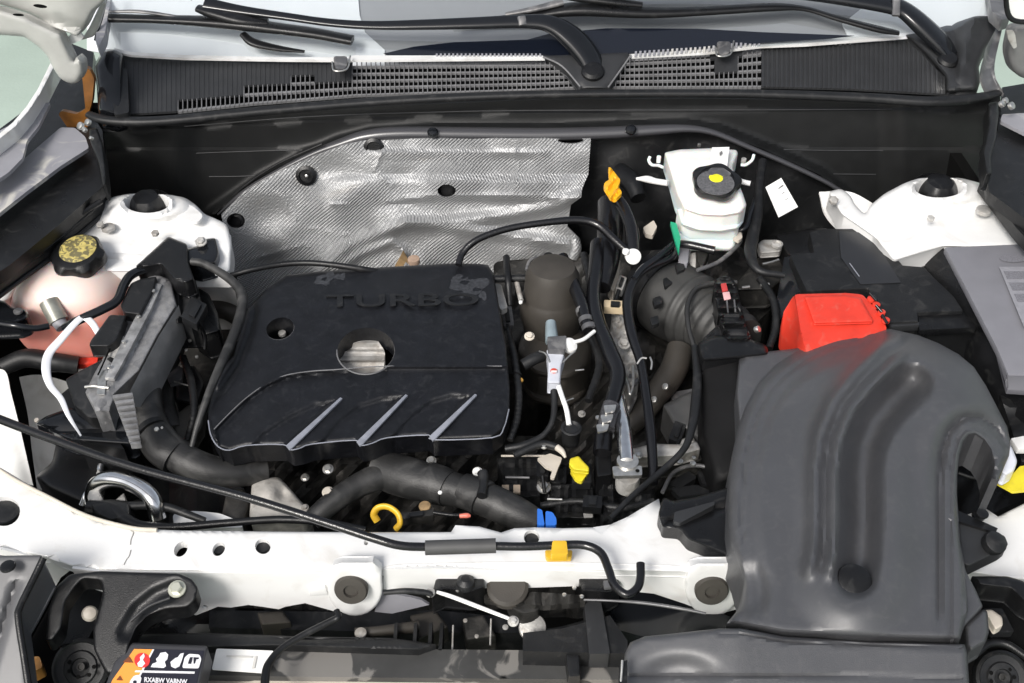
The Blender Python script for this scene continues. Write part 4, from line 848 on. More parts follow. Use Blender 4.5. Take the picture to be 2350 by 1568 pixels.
hose([(250,1168,.835,14),(320,1160,.835,10),(380,1163,.83,10),(430,1180,.825,9),(470,1195,.82,8)], 10, BLK2, lab='short black hose bowing above the gap at the front left')
hf_ = thing('hose_junction', 'chunky black hose junction with two outlets near the chrome pipe', 'fitting')
hf('junction_body', rnd([(205,1155),(250,1145),(300,1150),(300,1185),(255,1200),(215,1180)], 12), .845, BLK2, hf_, wall=.03, step=9, rim=.01, rimw=12)
cp = thing('aluminium_pipe', 'bent polished aluminium pipe at the front left corner of the bay', 'pipe')
tube('pipe_body', [(215,1150,.80,22),(222,1115,.825,22),(250,1100,.84,21),(290,1105,.845,19),(330,1125,.845,20),(352,1150,.84,20),(362,1190,.82,19)], 20, CHR, cp, ring=22)
hf('pipe_flange', rnd([(200,1140),(225,1075),(232,1080),(230,1130),(245,1165),(262,1150),(285,1130),(295,1160),(210,1180)], 5), .83, CAST, cp, wall=.02, step=10, rim=.004, rimw=5)
# ================================================================ bonnet prop rod
pr = thing('prop_rod', 'long black bonnet prop rod lying diagonally over the front of the bay', 'rod')
tube('rod', [(-60,938,.93),(0,962,.93),(100,1000,.93),(300,1070,.93),(560,1140,.93),(720,1190,.925),(860,1236,.92),(920,1252,.915),(980,1255,.91)], 10, HOS, pr, ring=14)
tube('rod', [(1130,1253,.91),(1200,1254,.91),(1280,1251,.91),(1340,1251,.91),(1378,1268,.91),(1396,1305,.908),(1410,1342,.906),(1438,1364,.905),(1462,1350,.905),(1470,1325,.907),(1470,1293,.91)], 10, HOS, pr, ring=14, n=8)
tube('rod_grip', [(976,1257,.912),(1138,1252,.912)], 17, mat('grip_rubber', (.06,.06,.06), .55, noise=.15), pr, n=3, ring=18)
yc = thing('rod_clip', 'yellow plastic clip holding the prop rod to the white front panel', 'clip')
plate('clip_band', rnd([(1268,1240),(1300,1240),(1304,1272),(1264,1272)], 5), .922, .012, YEL, yc); plate('clip_foot', rnd([(1250,1262),(1314,1262),(1312,1279),(1254,1280)], 5), .892, .008, YEL, yc)
# ================================================================ dipsticks, caps
yl = thing('dipstick_loop', 'yellow dipstick ring handle in front of the radiator hose', 'dipstick')
tube('loop', [(866,1196,.842),(858,1180,.85),(868,1165,.858),(890,1163,.86),(912,1178,.856),(918,1200,.848),(908,1214,.84)], 9, YEL, yl, flat=(1,.7,1))
yt = thing('dipstick_tag', 'lemon yellow dipstick tab low in the middle of the engine', 'dipstick')
hf('tab', rnd([(1308,1052),(1328,1046),(1336,1056),(1352,1072),(1352,1082),(1318,1078),(1306,1066)], 4), .845, LYEL, yt, wall=.006, step=6, rim=.002, rimw=4); hf('tab_foot', rnd([(1308,1078),(1350,1084),(1335,1105),(1320,1100)], 4), .83, LYEL, yt, wall=.006, step=8)
yo = thing('oil_dipstick', 'orange-yellow dipstick handle in the tube beside the silver shield', 'dipstick')
hf('handle', rnd([(1396,383),(1402,384),(1424,412),(1420,428),(1428,442),(1412,458),(1402,455),(1385,428),(1388,418),(1398,412)], 4), .965, mat('orange_yellow', (.92,.48,.02), .4), yo, wall=.006, step=6, rim=.002, rimw=4, f=lambda p: .004*np.sin(p[:, 0]*.3+p[:, 1]*.2))
hose([(1408,448,.95,14),(1430,475,.94,15),(1448,520,.93,16),(1452,560,.92,16),(1452,592,.91,15)], 15, HOS, lab='black dipstick tube bending down below the orange handle')
hose([(1420,395,.90,24),(1450,420,.90,24),(1465,455,.89,18)], 22, BLK, lab='wide black pipe end hidden behind the orange dipstick handle')
# ================================================================ centre of the engine
vp = thing('vacuum_pump', 'tall dull brown-grey pump canister to the right of the engine cover', 'pump')
lathe('canister', (1265,720,.82), [(60,-80),(66,-20),(72,0),(73,40),(66,55),(64,60),(60,110),(50,132),(20,140)], BRN, vp, axis=(0,.05,1), seg=36)
hf('canister_base', rnd([(1200,760),(1340,755),(1362,800),(1345,850),(1300,875),(1220,860),(1185,810)], 20), .80, BRN, vp, wall=.06, step=12, rim=.02, rimw=20)
tube('vacuum_pipe', [(1208,620,.90),(1215,600,.905),(1230,592,.905),(1250,598,.90)], 4, GUN, vp); disc('vacuum_port', (1258,596,.90), 12, 14, BLK, vp)
bl = thing('bracket', 'black bracket bar between the engine cover and the brown canister', 'bracket')
tube('bar', [(1130,640,.885),(1210,638,.885)], 9, BLK, bl); tube('post', [(1162,590,.89),(1166,640,.89),(1170,700,.86)], 8, BLK, bl); tube('post', [(1185,645,.88),(1196,690,.87)], 6, CAST, bl)
hf('bright_plate', rnd([(1130,650),(1150,652),(1158,680),(1165,705),(1150,712),(1140,690)], 5), .87, CAST, bl, wall=.01, step=8)
disc('white_cap', (1195,695,.875), 4.5, 5, PAP, bl, seg=12); bolt((1215,772,.885), 12, BEI, bl)
bolt((1195,874,.86), 10, mat('brass', (.75,.42,.10), .35, metal=.7), bl, 'brass_plug', washer=False)
tube('pipe_stub', [(1200,838,.86,14),(1225,824,.865,14),(1245,816,.865,14)], 14, BLK2, bl)
ps = thing('pressure_sensor', 'silver pressure sensor with grey connector and a red dot in front of the canister', 'sensor')
tube('sensor_stem', [(1264,740,.885,12),(1265,760,.882,14),(1267,785,.878,16)], 14, mat('blue_grey_metal', (.30,.37,.40), .4, metal=.4, noise=.2), ps)
plate('connector', rnd([(1256,772),(1300,770),(1297,802),(1258,800)], 3), .905, .014, GUN, ps, bev=.002)
hf('connector_body', rnd([(1254,802),(1298,805),(1288,840),(1286,880),(1256,880),(1258,838)], 5), .895, mat('pale_blue_plastic', (.58,.60,.66), .4, noise=.1), ps, wall=.02, step=7, rim=.004, rimw=5)
disc('red_dot', (1271,851,.896), 8, 2, mat('signal_red', (.65,.08,.05), .5), ps, seg=16); plate('red_dot_band', [(1265,850),(1278,850),(1278,854),(1265,854)], .8985, .0006, PAP, ps, bev=0)
lathe('white_collar', (1308,792,.895), [(18,-8),(19,0),(16,6),(9,8)], PAP, ps, axis=(.5,-.3,.8)); tube('collar_pin', [(1318,785,.898),(1340,778,.897),(1364,760,.895)], 4.5, PAP, ps)
tube('wire_lock', [(1238,806,.893),(1252,812,.898),(1262,832,.895)], 2, STEEL, ps); tube('wire_lock', [(1320,806,.893),(1305,818,.895),(1292,832,.893)], 2, STEEL, ps)
tube('sensor_lead', [(1270,880,.88,9),(1272,920,.87,8),(1268,965,.86,7),(1245,1000,.85,7),(1200,1022,.845,9),(1160,1030,.84,9)], 8, BLK2, ps)
tube('white_lead', [(1280,880,.885),(1290,910,.88),(1300,940,.875),(1306,975,.865)], 6, PAP, ps)
lathe('lead_socket', (1310,1000,.845), [(20,-22),(21,0),(22,24),(24,28),(20,30),(14,26)], BLK2, ps, axis=(0,-.05,1))
# hoses right of the canister
hose([(1290,590,.90,14),(1310,640,.895,15),(1335,700,.89,15),(1350,760,.885,13)], 15, HOS, lab='black ribbed breather hose leaning against the brown canister')
rg = thing('hose_clamps', 'grey clamp bands around the lower end of the breather hose', 'clamp')
for u, v in ((1338,714),(1345,735),(1352,752)): tube('clamp_band', [(u-2,v-5,.888),(u+1,v+5,.886)], 16.5, GUN, rg, n=2, ring=18)
hose([(1375,560,.90,20),(1368,620,.895,18),(1362,680,.89,16),(1372,740,.885,18),(1400,810,.88,20),(1418,860,.875,19),(1405,920,.87,18),(1388,980,.86,20),(1382,1040,.85,22)], 18, HOS, lab='thick glossy black hose running from the bulkhead down the engine front')
hose([(1400,470,.90,30),(1400,530,.90,30),(1395,600,.89,26),(1382,660,.88,20)], 26, HOS, lab='fat black pipe standing left of the orange dipstick tube')
bf = thing('foil_wrapped_joint', 'crinkled shiny tape wrapped around a black hose near the chrome tube', 'tape')
tube('tape', [(1404,930,.878),(1396,955,.874),(1390,985,.868)], 21, mat('shiny_tape', (.05,.05,.055), .15, noise=.5, nscale=60, bump=.003, bscale=120), bf, n=5, ring=18)
for k, (u, v) in enumerate(((1403,938),(1396,960),(1386,982))): hf('tape_highlight', rnd([(u-18,v-8),(u+12,v-10),(u+8,v+4),(u-14,v+10)], 4), .893-.003*k, STEEL, bf, wall=.003, step=8)
st = thing('steel_tube', 'shiny straight stainless steel coolant tube standing near the middle', 'pipe')
tube('tube_body', [(1416,880,.850,15),(1424,935,.862,16),(1431,985,.868,18),(1438,1062,.865,19)], 18, CHR, st, ring=22)
lathe('flange', (1440,1062,.866), [(24,-10),(25,0),(25,8),(20,10)], STEEL, st); plate('flange_tab', rnd([(1405,1070),(1473,1068),(1474,1090),(1408,1092)], 4), .868, .006, STEEL, st)
disc('tab_hole', (1463,1080,.8685), 5, 1, DRK, st, seg=12); lathe('tube_foot', (1440,1106,.84), [(26,-20),(28,0),(26,22)], CAST, st)
hose([(1640,575,.90,10),(1560,560,.90,9),(1540,590,.905,9),(1490,612,.905,10),(1458,640,.90,11),(1440,690,.895,12),(1448,760,.89,12),(1470,830,.88,11),(1482,900,.875,11),(1492,980,.865,12),(1498,1060,.85,12),(1498,1110,.84,12)], 11, HOS, lab='long slim black hose looping from the ribbed intake hose down to the front')
hose([(1455,640,.905,8),(1475,615,.91,8),(1510,590,.915,8),(1545,560,.915,8)], 8, GLB, lab='glossy black tube crossing above the ribbed intake hose')
hose([(1594,795,.88,8),(1600,860,.875,10),(1596,930,.87,12),(1588,980,.868,10),(1570,1030,.865,8),(1520,1080,.86,8),(1460,1130,.86,7),(1400,1190,.86,7)], 8, BLK2, lab='grey taped wiring loom sweeping down in front of the air filter box')
hose([(1560,800,.80,30),(1545,850,.79,32),(1510,900,.78,30),(1470,950,.77,28),(1440,980,.76,24)], 30, BRN, lab='dusty brownish coolant hose slanting below the intake hose')
disc_ = thing('hose_clip', 'two small steel clips on the dusty brownish hose', 'clip')
for u, v in ((1502,918),(1528,888)): disc('clip_ear', (u, v, .82), 8, 6, STEEL, disc_, axis=(-.5,-.3,.8), seg=12)
hf_m = thing('grey_pad', 'round grey rubber pad between two hoses in the middle', 'pad')
lathe('pad', (1448,872,.84), [(16,-8),(18,0),(16,5),(4,7)], GUN, hf_m)
hose([(1750,370,.93,10),(1742,430,.92,11),(1738,490,.91,12),(1728,540,.905,14),(1722,580,.90,14),(1740,620,.895,9),(1800,632,.89,7)], 12, BLK2, lab='black cable loom hanging down between the white reservoir and the paper tag')
hose([(1740,440,.915,7),(1722,490,.912,7),(1712,520,.91,7),(1685,535,.90,6)], 7, GLB, lab='thin glossy black lead joining the loom right of the white reservoir')
gc = thing('green_connector', 'small green and grey connector under the white brake fluid reservoir', 'connector')
hf('green_clip', rnd([(1538,508),(1552,512),(1562,545),(1558,580),(1552,560),(1545,535)], 3), .93, GRN, gc, wall=.006, step=7); hf('grey_shell', rnd([(1564,560),(1582,560),(1578,605),(1556,600)], 4), .89, GRYP, gc, wall=.01, step=8)
mc = thing('master_cylinder', 'cast metal master cylinder end below the white reservoir', 'cylinder')
lathe('cylinder_end', (1598,602,.86), [(24,-12),(26,0),(20,12),(6,16)], CAST, mc, axis=(0,-.4,.9)); hf('cylinder_bar', [(1592,534),(1632,534),(1628,580),(1612,620),(1598,600)], .88, DCAST, mc, wall=.03, step=10, rim=.006, rimw=6)
tube('brake_line', [(1700,535,.90),(1695,560,.89),(1650,600,.88),(1600,620,.88)], 5, GUN, mc); hf('yellowed_tip', rnd([(1682,545),(1700,528),(1704,545),(1695,552)], 3), .905, BEI, mc, wall=.006, step=6)
gb = thing('gear_linkage', 'cast metal gear linkage bracket with round stud left of the battery', 'bracket')
hf('bracket_plate', rnd([(1738,560),(1750,550),(1785,550),(1797,562),(1792,578),(1745,582)], 6), .87, CAST, gb, wall=.01, step=7, rim=.003, rimw=4); lathe('stud_ring', (1783,563,.875), [(13,0),(13,6),(9,7),(8,3)], CAST, gb)
hf('lower_casting', rnd([(1740,590),(1800,586),(1800,640),(1770,665),(1690,668),(1690,650)], 8), .84, DCAST, gb, wall=.04, step=10, rim=.008, rimw=10); tube('bright_edge', [(1750,606,.87),(1768,602,.87),(1787,596,.87)], 3, STEEL, gb)
tube('bright_edge', [(1702,660,.86),(1720,658,.86)], 4, STEEL, gb); tube('bright_edge', [(1745,655,.86),(1765,652,.86)], 4, STEEL, gb)
# dull castings that fill the bay
en = thing('engine_block', 'dusty dark cast engine block visible between the hoses', 'engine')
random.seed(11)
hf('block_casting', rnd([(480,1000),(1250,1000),(1330,850),(1500,700),(1620,900),(1680,1100),(1640,1230),(540,1240)], 20), [(480,1000,.70),(1600,900,.72),(600,1240,.70)], DCAST, en, wall=.2, step=14, f=lambda p: .012*np.sin(p[:, 0]*.05)*np.sin(p[:, 1]*.06)+.008*np.sin(p[:, 0]*.13+p[:, 1]*.09), cap=False)
hf('head_casting', rnd([(1130,600),(1700,560),(1780,700),(1650,820),(1340,860),(1160,860)], 20), [(1130,600,.76),(1700,560,.76),(1300,860,.74)], DCAST, en, wall=.2, step=14, f=lambda p: .015*np.sin(p[:, 0]*.06)*np.sin(p[:, 1]*.05), cap=False)
hf('timing_cover', rnd([(390,640),(520,640),(540,760),(470,960),(420,1010),(390,1000),(400,800)], 14), .74, DCAST, en, wall=.1, step=12, rim=.01, rimw=12)
for (u, v, r, z, m) in ((753,1077,13,.83,STEEL),(753,1130,14,.82,BEI),(700,1165,9,.80,CAST),(1248,1118,17,.80,STEEL),(1398,1000,12,.80,STEEL),(1465,1045,9,.83,STEEL),(990,1058,12,.83,STEEL),(1096,1083,12,.82,PAP),(1335,950,9,.78,CAST),(1418,790,10,.78,CAST)): bolt((u, v, z), r, m, en)
al = thing('alternator', 'pale dusty cast alternator housing low in the front of the bay', 'alternator')
hf('housing', rnd([(578,1108),(600,1098),(640,1094),(665,1120),(690,1150),(715,1172),(700,1190),(650,1200),(572,1190),(575,1150)], 8), .80, mat('pale_casting', (.42,.40,.37), .7, noise=.25, nscale=50, bump=.001, bscale=200, dust=(.52,.7,.12), dustc=(.20,.18,.16), dscale=25), al, wall=.06, step=7, rim=.008, rimw=9, f=lambda p: .010*np.exp(-(((p[:, 0]-618)/24)**2+((p[:, 1]-1125)/22)**2))-.008*np.exp(-(((p[:, 0]-650)/14)**2+((p[:, 1]-1135)/14)**2)))
hf('side_bracket', rnd([(520,1130),(555,1120),(575,1140),(560,1200),(505,1200)], 6), .79, DCAST, al, wall=.05, step=9, rim=.006, rimw=8)
bb = thing('black_side_cover', 'large plain black cover panel at the lower left behind the white front panel', 'cover')
hf('panel', rnd([(140,960),(300,1020),(330,1040),(240,1060),(225,1100),(200,1160),(110,1120),(80,1095),(120,1060)], 10), .80, BLK, bb, wall=.1, step=12, rim=.01, rimw=14)
tube('silver_stay', [(232,1068,.815,9),(225,1095,.812,7),(200,1130,.81,7),(188,1160,.80,8)], 7, CHR, bb)
hf('dark_tray', [(300,1060),(560,1120),(560,1210),(400,1215),(340,1160)], .74, BLK2, bb, wall=.05, step=16, f=lambda p: .01*np.sin(p[:, 0]*.06))
hose([(10,840,.80,20),(60,822,.81,22),(120,830,.81,22),(180,838,.80,20)], 20, BLK2, lab='black hose passing under the pink reservoir')
# relay and valve block
vb_ = thing('valve_block', 'black valve block with bolts and sockets under the radiator hose end', 'valve block')
for q, z in (([(1140,1050),(1240,1050),(1240,1140),(1160,1150)], .79), ([(1258,1060),(1300,1065),(1300,1110),(1262,1108)], .80), ([(1262,1112),(1360,1108),(1365,1190),(1275,1190)], .80), ([(1210,1040),(1262,1042),(1262,1150),(1225,1150)], .775), ([(1372,1100),(1408,1098),(1410,1190),(1380,1200)], .81), ([(1290,1180),(1500,1120),(1510,1160),(1400,1205),(1300,1205)], .79)):
    hf('block', rnd(q, 5), z, BLK2, vb_, wall=.05, step=9, rim=.004, rimw=6, f=lambda p: .003*np.sin(p[:, 0]*.3)+.003*np.sin(p[:, 1]*.25))
for u, v in ((1160,1120),(1186,1120)): plate('socket', [(u-8,v-8),(u+8,v-8),(u+8,v+10),(u-8,v+10)], .805, .004, mat('tan_plastic', (.45,.36,.27), .6), vb_, bev=.0005)
plate('small_label', rnd([(1338,1172),(1360,1170),(1361,1186),(1340,1187)], 2), .812, .002, CAST, vb_, bev=.0004)
tube('rail', [(1150,1046,.812),(1250,1046,.812),(1262,1048,.812)], 2.5, BEI, vb_); tube('rail', [(1160,1095,.808),(1215,1096,.808)], 3, GUN, vb_); tube('rail', [(1256,1145,.81),(1290,1146,.81)], 3, STEEL, vb_)
hf('ring_bracket', rnd([(1232,1052),(1262,1040),(1290,1050),(1286,1062),(1280,1075),(1272,1098),(1262,1096),(1268,1078),(1252,1072)], 4), .83, BEI, vb_, wall=.004, step=6)
tube('tan_tipped_lead', [(1180,1045,.84,9),(1240,1020,.845,10),(1278,1026,.845,9)], 9, BLK2, vb_); tube('tan_tip', [(1278,1026,.846,8),(1290,1036,.845,7),(1298,1050,.842,3)], 6, BEI, vb_)
hf('relay', rnd([(1365,1040),(1402,1040),(1405,1090),(1370,1095)], 4), .835, BLK, vb_, wall=.04, step=8, rim=.003, rimw=4)
# ABS / subframe plates right of the tube
sp_ = thing('mounting_bracket', 'grey gearbox mounting bracket behind the long slim black hose', 'bracket')
hf('arm', rnd([(1450,1025),(1480,1010),(1560,1030),(1640,1022),(1650,1045),(1600,1060),(1470,1070)], 6), .80, DCAST, sp_, wall=.03, step=9, rim=.005, rimw=6)
hf('grey_pan', rnd([(1540,900),(1600,890),(1610,980),(1590,1010),(1548,970)], 8), .77, GUN, sp_, wall=.02, step=10)
for k, (u, v, r) in enumerate(((1592,1052,5),(1640,930,6),(1560,1060,8))): disc('bright_stud', (u, v, .82), r, 5, STEEL, sp_, seg=12)
fan = thing('cooling_fan', 'black cooling fan shroud partly hidden between the duct and white panel', 'fan')
tube('shroud_ring', [(1520,1130,.80),(1545,1085,.80),(1590,1068,.80),(1640,1080,.80),(1655,1130,.80)], 5, GUN, fan)
for q in ([(1530,1110),(1580,1080),(1600,1095),(1560,1120)], [(1600,1080),(1640,1090),(1650,1120),(1612,1110)], [(1540,1120),(1600,1112),(1640,1130),(1560,1140)]): hf('blade', rnd(q, 5), .785, BLK2, fan, wall=.01, step=8)
pt = thing('duct_support', 'black plastic support bracket under the left edge of the intake duct', 'bracket')
hf('arm', rnd([(1545,1150),(1600,1140),(1680,1115),(1700,1200),(1720,1260),(1700,1300),(1660,1270),(1580,1240),(1560,1215),(1520,1212),(1510,1180),(1522,1140)], 8), .905, BLK, pt, wall=.03, step=9, rim=.006, rimw=8, f=lambda p: -.006*np.exp(-((p[:, 1]-1180+(p[:, 0]-1600)*.25)/8)**2))
disc('white_dot', (1632,1158,.908), 4, 3, PAP, pt, seg=10); hf('arm_rib', rnd([(1548,1175),(1640,1150),(1640,1158),(1560,1200),(1545,1195)], 4), .912, COWL, pt, wall=.01, step=8)
# right of duct
rb = thing('yellow_tag', 'bright yellow plastic tag with white tube end at the right edge', 'tag')
hf('tag_plate', rnd([(2279,1103),(2305,1108),(2340,1070),(2400,1060),(2400,1120),(2325,1128)], 2), .87, LYEL, rb, wall=.004, step=10)
hf('white_tube_end', rnd([(2312,1010),(2324,1030),(2335,1058),(2328,1080),(2308,1092),(2296,1084),(2302,1066),(2310,1050)], 6), .90, mat('white_blue_plastic', (.72,.74,.80), .35, coat=.4), rb, wall=.02, step=7, rim=.005, rimw=6)
rr = thing('inner_guard', 'black plastic guard filling the hollow behind the duct hook at the right', 'guard')
hf('guard', [(2190,980),(2420,900),(2420,1100),(2340,1150),(2260,1185),(2185,1190)], .78, BLK, rr, wall=.05, step=18, f=lambda p: .01*np.sin(p[:, 0]*.05+p[:, 1]*.03))
hf('guard', [(2290,890),(2420,890),(2420,1060),(2345,1060),(2320,980)], .85, BLK2, rr, wall=.03, step=18, f=lambda p: .006*np.sin(p[:, 1]*.09)); plate('pale_block', [(2320,1005),(2400,990),(2400,1030),(2336,1030)], .865, .01, WHT2, rr)
tube('guard_rib', [(2200,1085,.80),(2230,1095,.80),(2260,1098,.80)], 4, COWL, rr); disc('push_clip', (2245,1185,.86), 15, 8, BLK, rr)
# ================================================================ wipers
def wiper(label, arm, blade, pivot, extra):
    w_ = thing('windscreen_wiper', label, 'wiper', 'windscreen wipers')
    def gt(name, pts, m, flat=(1,.5,.7), ring=14, n=6):
        P = [G(u, v, h) for u, v, h, r in pts]; return tube3(name, P, [r*m_per_px(q) for (a, b_, c_, r), q in zip(pts, P)], m, w_, flat=flat, ring=ring, n=n)
    gt('arm', arm, GLB); gt('blade', blade, BLK)
    for nm, pts, m in extra: gt(nm, pts, m)
    lathe('pivot_cap', pivot[:3], [(24*pivot[3],-22),(27*pivot[3],-8),(26*pivot[3],4),(20*pivot[3],10),(5,12)], BLK, w_, axis=(0,-.35,.95))
    return w_
wiper('black wiper lying on the left half of the windscreen', [(1362,168,.012,26),(1345,140,.02,30),(1310,108,.03,30),(1262,85,.04,22),(1205,80,.042,17),(1100,82,.04,15),(980,82,.035,13),(860,80,.03,11),(760,72,.028,10),(660,58,.028,10),(560,44,.028,12),(480,30,.028,17)],
      [(256,50,.012,15),(360,54,.014,14),(470,60,.016,18),(560,68,.018,22),(640,78,.018,19),(730,90,.018,18),(812,104,.016,17)], (1360,164,1.045,1.),
      [('spoiler', [(258,38,.016,4),(330,40,.018,6),(418,50,.016,4)], GUN), ('blade_joint', [(462,38,.026,12),(500,48,.026,20),(560,62,.024,22),(620,66,.02,14)], BLK), ('joint_hook', [(456,30,.04,4),(452,20,.045,4),(458,12,.048,4)], BLK),
       ('blade_heel', [(560,86,.012,9),(585,105,.010,12),(640,115,.006,9),(700,121,.004,4)], BLK), ('arm_collar', [(1196,74,.048,10),(1200,92,.046,10)], GUN)])
wiper('black wiper reaching from the right pivot across the windscreen', [(2176,140,.012,24),(2150,115,.02,30),(2100,78,.03,30),(2060,50,.035,26),(2030,42,.038,24),(1960,30,.038,22),(1860,16,.036,18),(1740,4,.034,16),(1600,0,.034,17),(1480,2,.034,18),(1320,6,.034,17)],
      [(1040,62,.008,5),(1130,52,.010,9),(1230,44,.014,14),(1330,34,.018,24),(1480,42,.018,19),(1620,38,.018,15),(1760,30,.018,14),(1840,30,.014,9),(1920,50,.010,10),(2010,72,.008,12),(2060,80,.006,8)], (2175,138,1.055,.9),
      [('blade_joint', [(1296,14,.03,12),(1340,18,.03,16),(1400,26,.03,14),(1470,32,.028,10)], BLK), ('spoiler', [(1160,46,.018,6),(1230,36,.022,10),(1290,22,.024,12)], GUN), ('arm_collar', [(2036,30,.05,9),(2036,70,.046,9)], GUN)])
# ================================================================ bonnet hinge and corner, upper left
HP = mat('hinge_grey_paint', (.42,.42,.40), .4, noise=.06, coat=.2)
bp_ = thing('bonnet', 'raised bonnet with grey painted corner and curved hinge arm, upper left', 'bonnet'); bn = bp_
def YP(y0): return lambda u, v, o=0.: Y(u, v, y0+o)
hf('bonnet_corner', rnd([(-80,-60),(246,-60),(241,2),(212,28),(196,62),(178,84),(160,76),(120,62),(96,44),(60,28),(0,10),(-80,0)], 8), .40, HP, bp_, wall=.02, mode='y', step=9, rim=.006, rimw=8, f=lambda p: .012*np.exp(-((p[:, 1]-20-(p[:, 0]*.25))/12)**2)+.008*np.sin(p[:, 0]*.03))
hf('hinge_arm', rnd([(-80,10),(0,22),(60,40),(110,64),(140,78),(150,100),(162,125),(170,142),(176,128),(190,140),(192,168),(180,190),(160,192),(140,182),(124,160),(110,130),(90,108),(56,84),(0,80),(-80,82)], 9), .385, HP, bn, wall=.02, mode='y', step=8, rim=.010, rimw=14)
hf('mirror_white_flap', rnd([(150,88),(176,68),(192,84),(186,92),(158,104)], 3), .42, WHT, bn, wall=.005, mode='y', step=8); hf('hinge_strap', rnd([(186,92),(206,60),(232,6),(244,4),(226,62),(214,84)], 4), .44, HP, bn, wall=.006, mode='y', step=8, rim=.003, rimw=4)
for u, v, ru, rv, ro in ((92,14,16,4,8),(42,34,13,3,4)): hf('slot', ell(u, v, ru, rv, ro, 16), .372 if u > 60 else .370, DRK, bn, wall=.001, mode='y', step=5)
rust = mat('cavity_wax', (.20,.08,.015), .4, noise=.5, nscale=30, coat=.3)
hf('waxed_bracket', rnd([(186,150),(205,158),(216,180),(212,230),(204,260),(200,300),(190,330),(160,300),(134,262),(140,254),(175,262),(196,250),(192,210)], 5), .47, rust, body, wall=.01, mode='y', step=9)
hr = bp_
hf('hinge_arm', rnd([(2322,60),(2420,60),(2420,182),(2345,180),(2320,160),(2310,120)], 16), .42, mat('hinge_dark', (.14,.14,.14), .45, noise=.1), hr, wall=.02, mode='y', step=9, rim=.012, rimw=16)
hf('latch_plate', rnd([(2310,70),(2326,70),(2330,80),(2334,108),(2326,112),(2314,90)], 3), .40, CAST, hr, wall=.004, mode='y', step=6); hf('white_corner', [(2300,-60),(2420,-60),(2420,60),(2330,44),(2318,38)], .44, WHT, hr, wall=.004, mode='y', step=20)
tube3('gap_line', [Y(2306, -30, .40), Y(2318, 40, .40), Y(2370, 52, .40)], .004, BLK, hr)
tb = thing('hinge_bolts', 'small bright fastener cluster at the left end of the cowl seal', 'fastener')
for u, v, r in ((188,290,9),(205,282,8),(198,300,5),(213,318,4),(196,296,4)): disc('fastener', (u, v, 1.03), r, 8, STEEL, tb, seg=12, axis=(-.5,-.5,.7))
hf('rubber_corner', rnd([(205,295),(222,292),(236,330),(244,400),(243,425),(236,426),(226,370),(206,320)], 5), 1.02, BLK2, tb, wall=.03, step=8, rim=.006, rimw=6)
tb2 = thing('hinge_bolts', 'small bright fastener cluster at the right end of the cowl seal', 'fastener')
for u, v, r in ((2318,244,9),(2304,232,7),(2296,240,8)): disc('fastener', (u, v, 1.03), r, 8, STEEL, tb2, seg=12, axis=(.5,-.5,.7))
hf('rubber_corner', rnd([(2268,236),(2290,232),(2292,262),(2285,320),(2274,360),(2276,400),(2262,402),(2256,350),(2268,290)], 5), 1.02, BLK2, tb2, wall=.03, step=8, rim=.006, rimw=6)
# ================================================================ below the front panel
ra = thing('radiator', 'black framed radiator top with stained cover strip below the front panel', 'radiator')
stain = mat('stained_grey_strip', (.045,.045,.044), .5, noise=.3, nscale=20, dust=(.54,.8,.05), dustc=(.22,.21,.195), dscale=16)
hf('top_strip', [(470,1486),(640,1482),(1000,1490),(1220,1492),(1440,1498),(1440,1560),(1000,1556),(620,1552),(470,1549)], .80, stain, ra, wall=.03, step=14)
hf('frame_bar', [(300,1455),(470,1452),(700,1460),(900,1464),(1000,1478),(960,1492),(620,1482),(470,1486),(300,1500)], .815, BLK2, ra, wall=.04, step=12, rim=.004, rimw=6, f=lambda p: -.003*np.exp(-((p[:, 1]-1466)/2)**2))
hf('beige_core_edge', [(460,1552),(1430,1560),(1430,1660),(440,1660)], .79, BEI, ra, wall=.03, step=20, f=lambda p: -.003*np.exp(-((p[:, 1]-1561)/2.5)**2))
hf('side_frame', [(1200,1452),(1290,1442),(1400,1412),(1440,1470),(1440,1500),(1200,1494)], .83, BLK2, ra, wall=.03, step=12); hf('side_frame', rnd([(1340,1372),(1378,1372),(1400,1500),(1352,1500)], 4), .835, COWL, ra, wall=.03, step=12)
for u in (905, 950, 985, 1010): hf('rib', [(u,1430),(u+8,1428),(u+4,1492),(u-4,1492)], .80, BLK2, ra, wall=.03, step=12)
hf('peg_block', rnd([(1298,1500),(1330,1498),(1332,1552),(1305,1554)], 4), .825, BLK2, ra, wall=.03, step=10, rim=.003, rimw=4)
hf('air_baffle', [(1380,1345),(1560,1372),(1690,1420),(1660,1460),(1480,1462),(1400,1440)], .80, GLB, ra, wall=.02, step=16)
hf('cross_tray', rnd([(400,1392),(760,1400),(1150,1400),(1200,1480),(300,1470),(380,1420)], 12), .70, BLK, ra, wall=.05, step=16, f=lambda p: .012*np.sin(p[:, 0]*.03)*np.sin(p[:, 1]*.08))
tube('pipe', [(815,1452,.79,12),(870,1448,.79,12),(960,1438,.78,14)], 12, BRN, ra); disc('pipe_end', (828,1454,.80), 14, 6, CAST, ra, seg=16)
lb = thing('white_sticker', 'blank looking white sticker on the radiator top beside the warning label', 'sticker')
plate('sticker', rnd([(497,1488),(628,1493),(618,1545),(486,1536)], 4), .812, .0012, PAP, lb, bev=0)
plate('faint_print', [(520,1503),(580,1506),(578,1510),(519,1507)], .8135, .0003, mat('faint_ink', (.62,.61,.58), .6), lb, bev=0); plate('faint_print', [(584,1506),(590,1506),(584,1534),(578,1534)], .8135, .0003, MT['faint_ink'], lb, bev=0)
wl_ = thing('warning_label', 'black warning label with orange edge, red circle and white pictograms', 'label')
zl = [(240,1570,.855),(460,1490,.86),(300,1480,.86)]
pf = planef(zl)
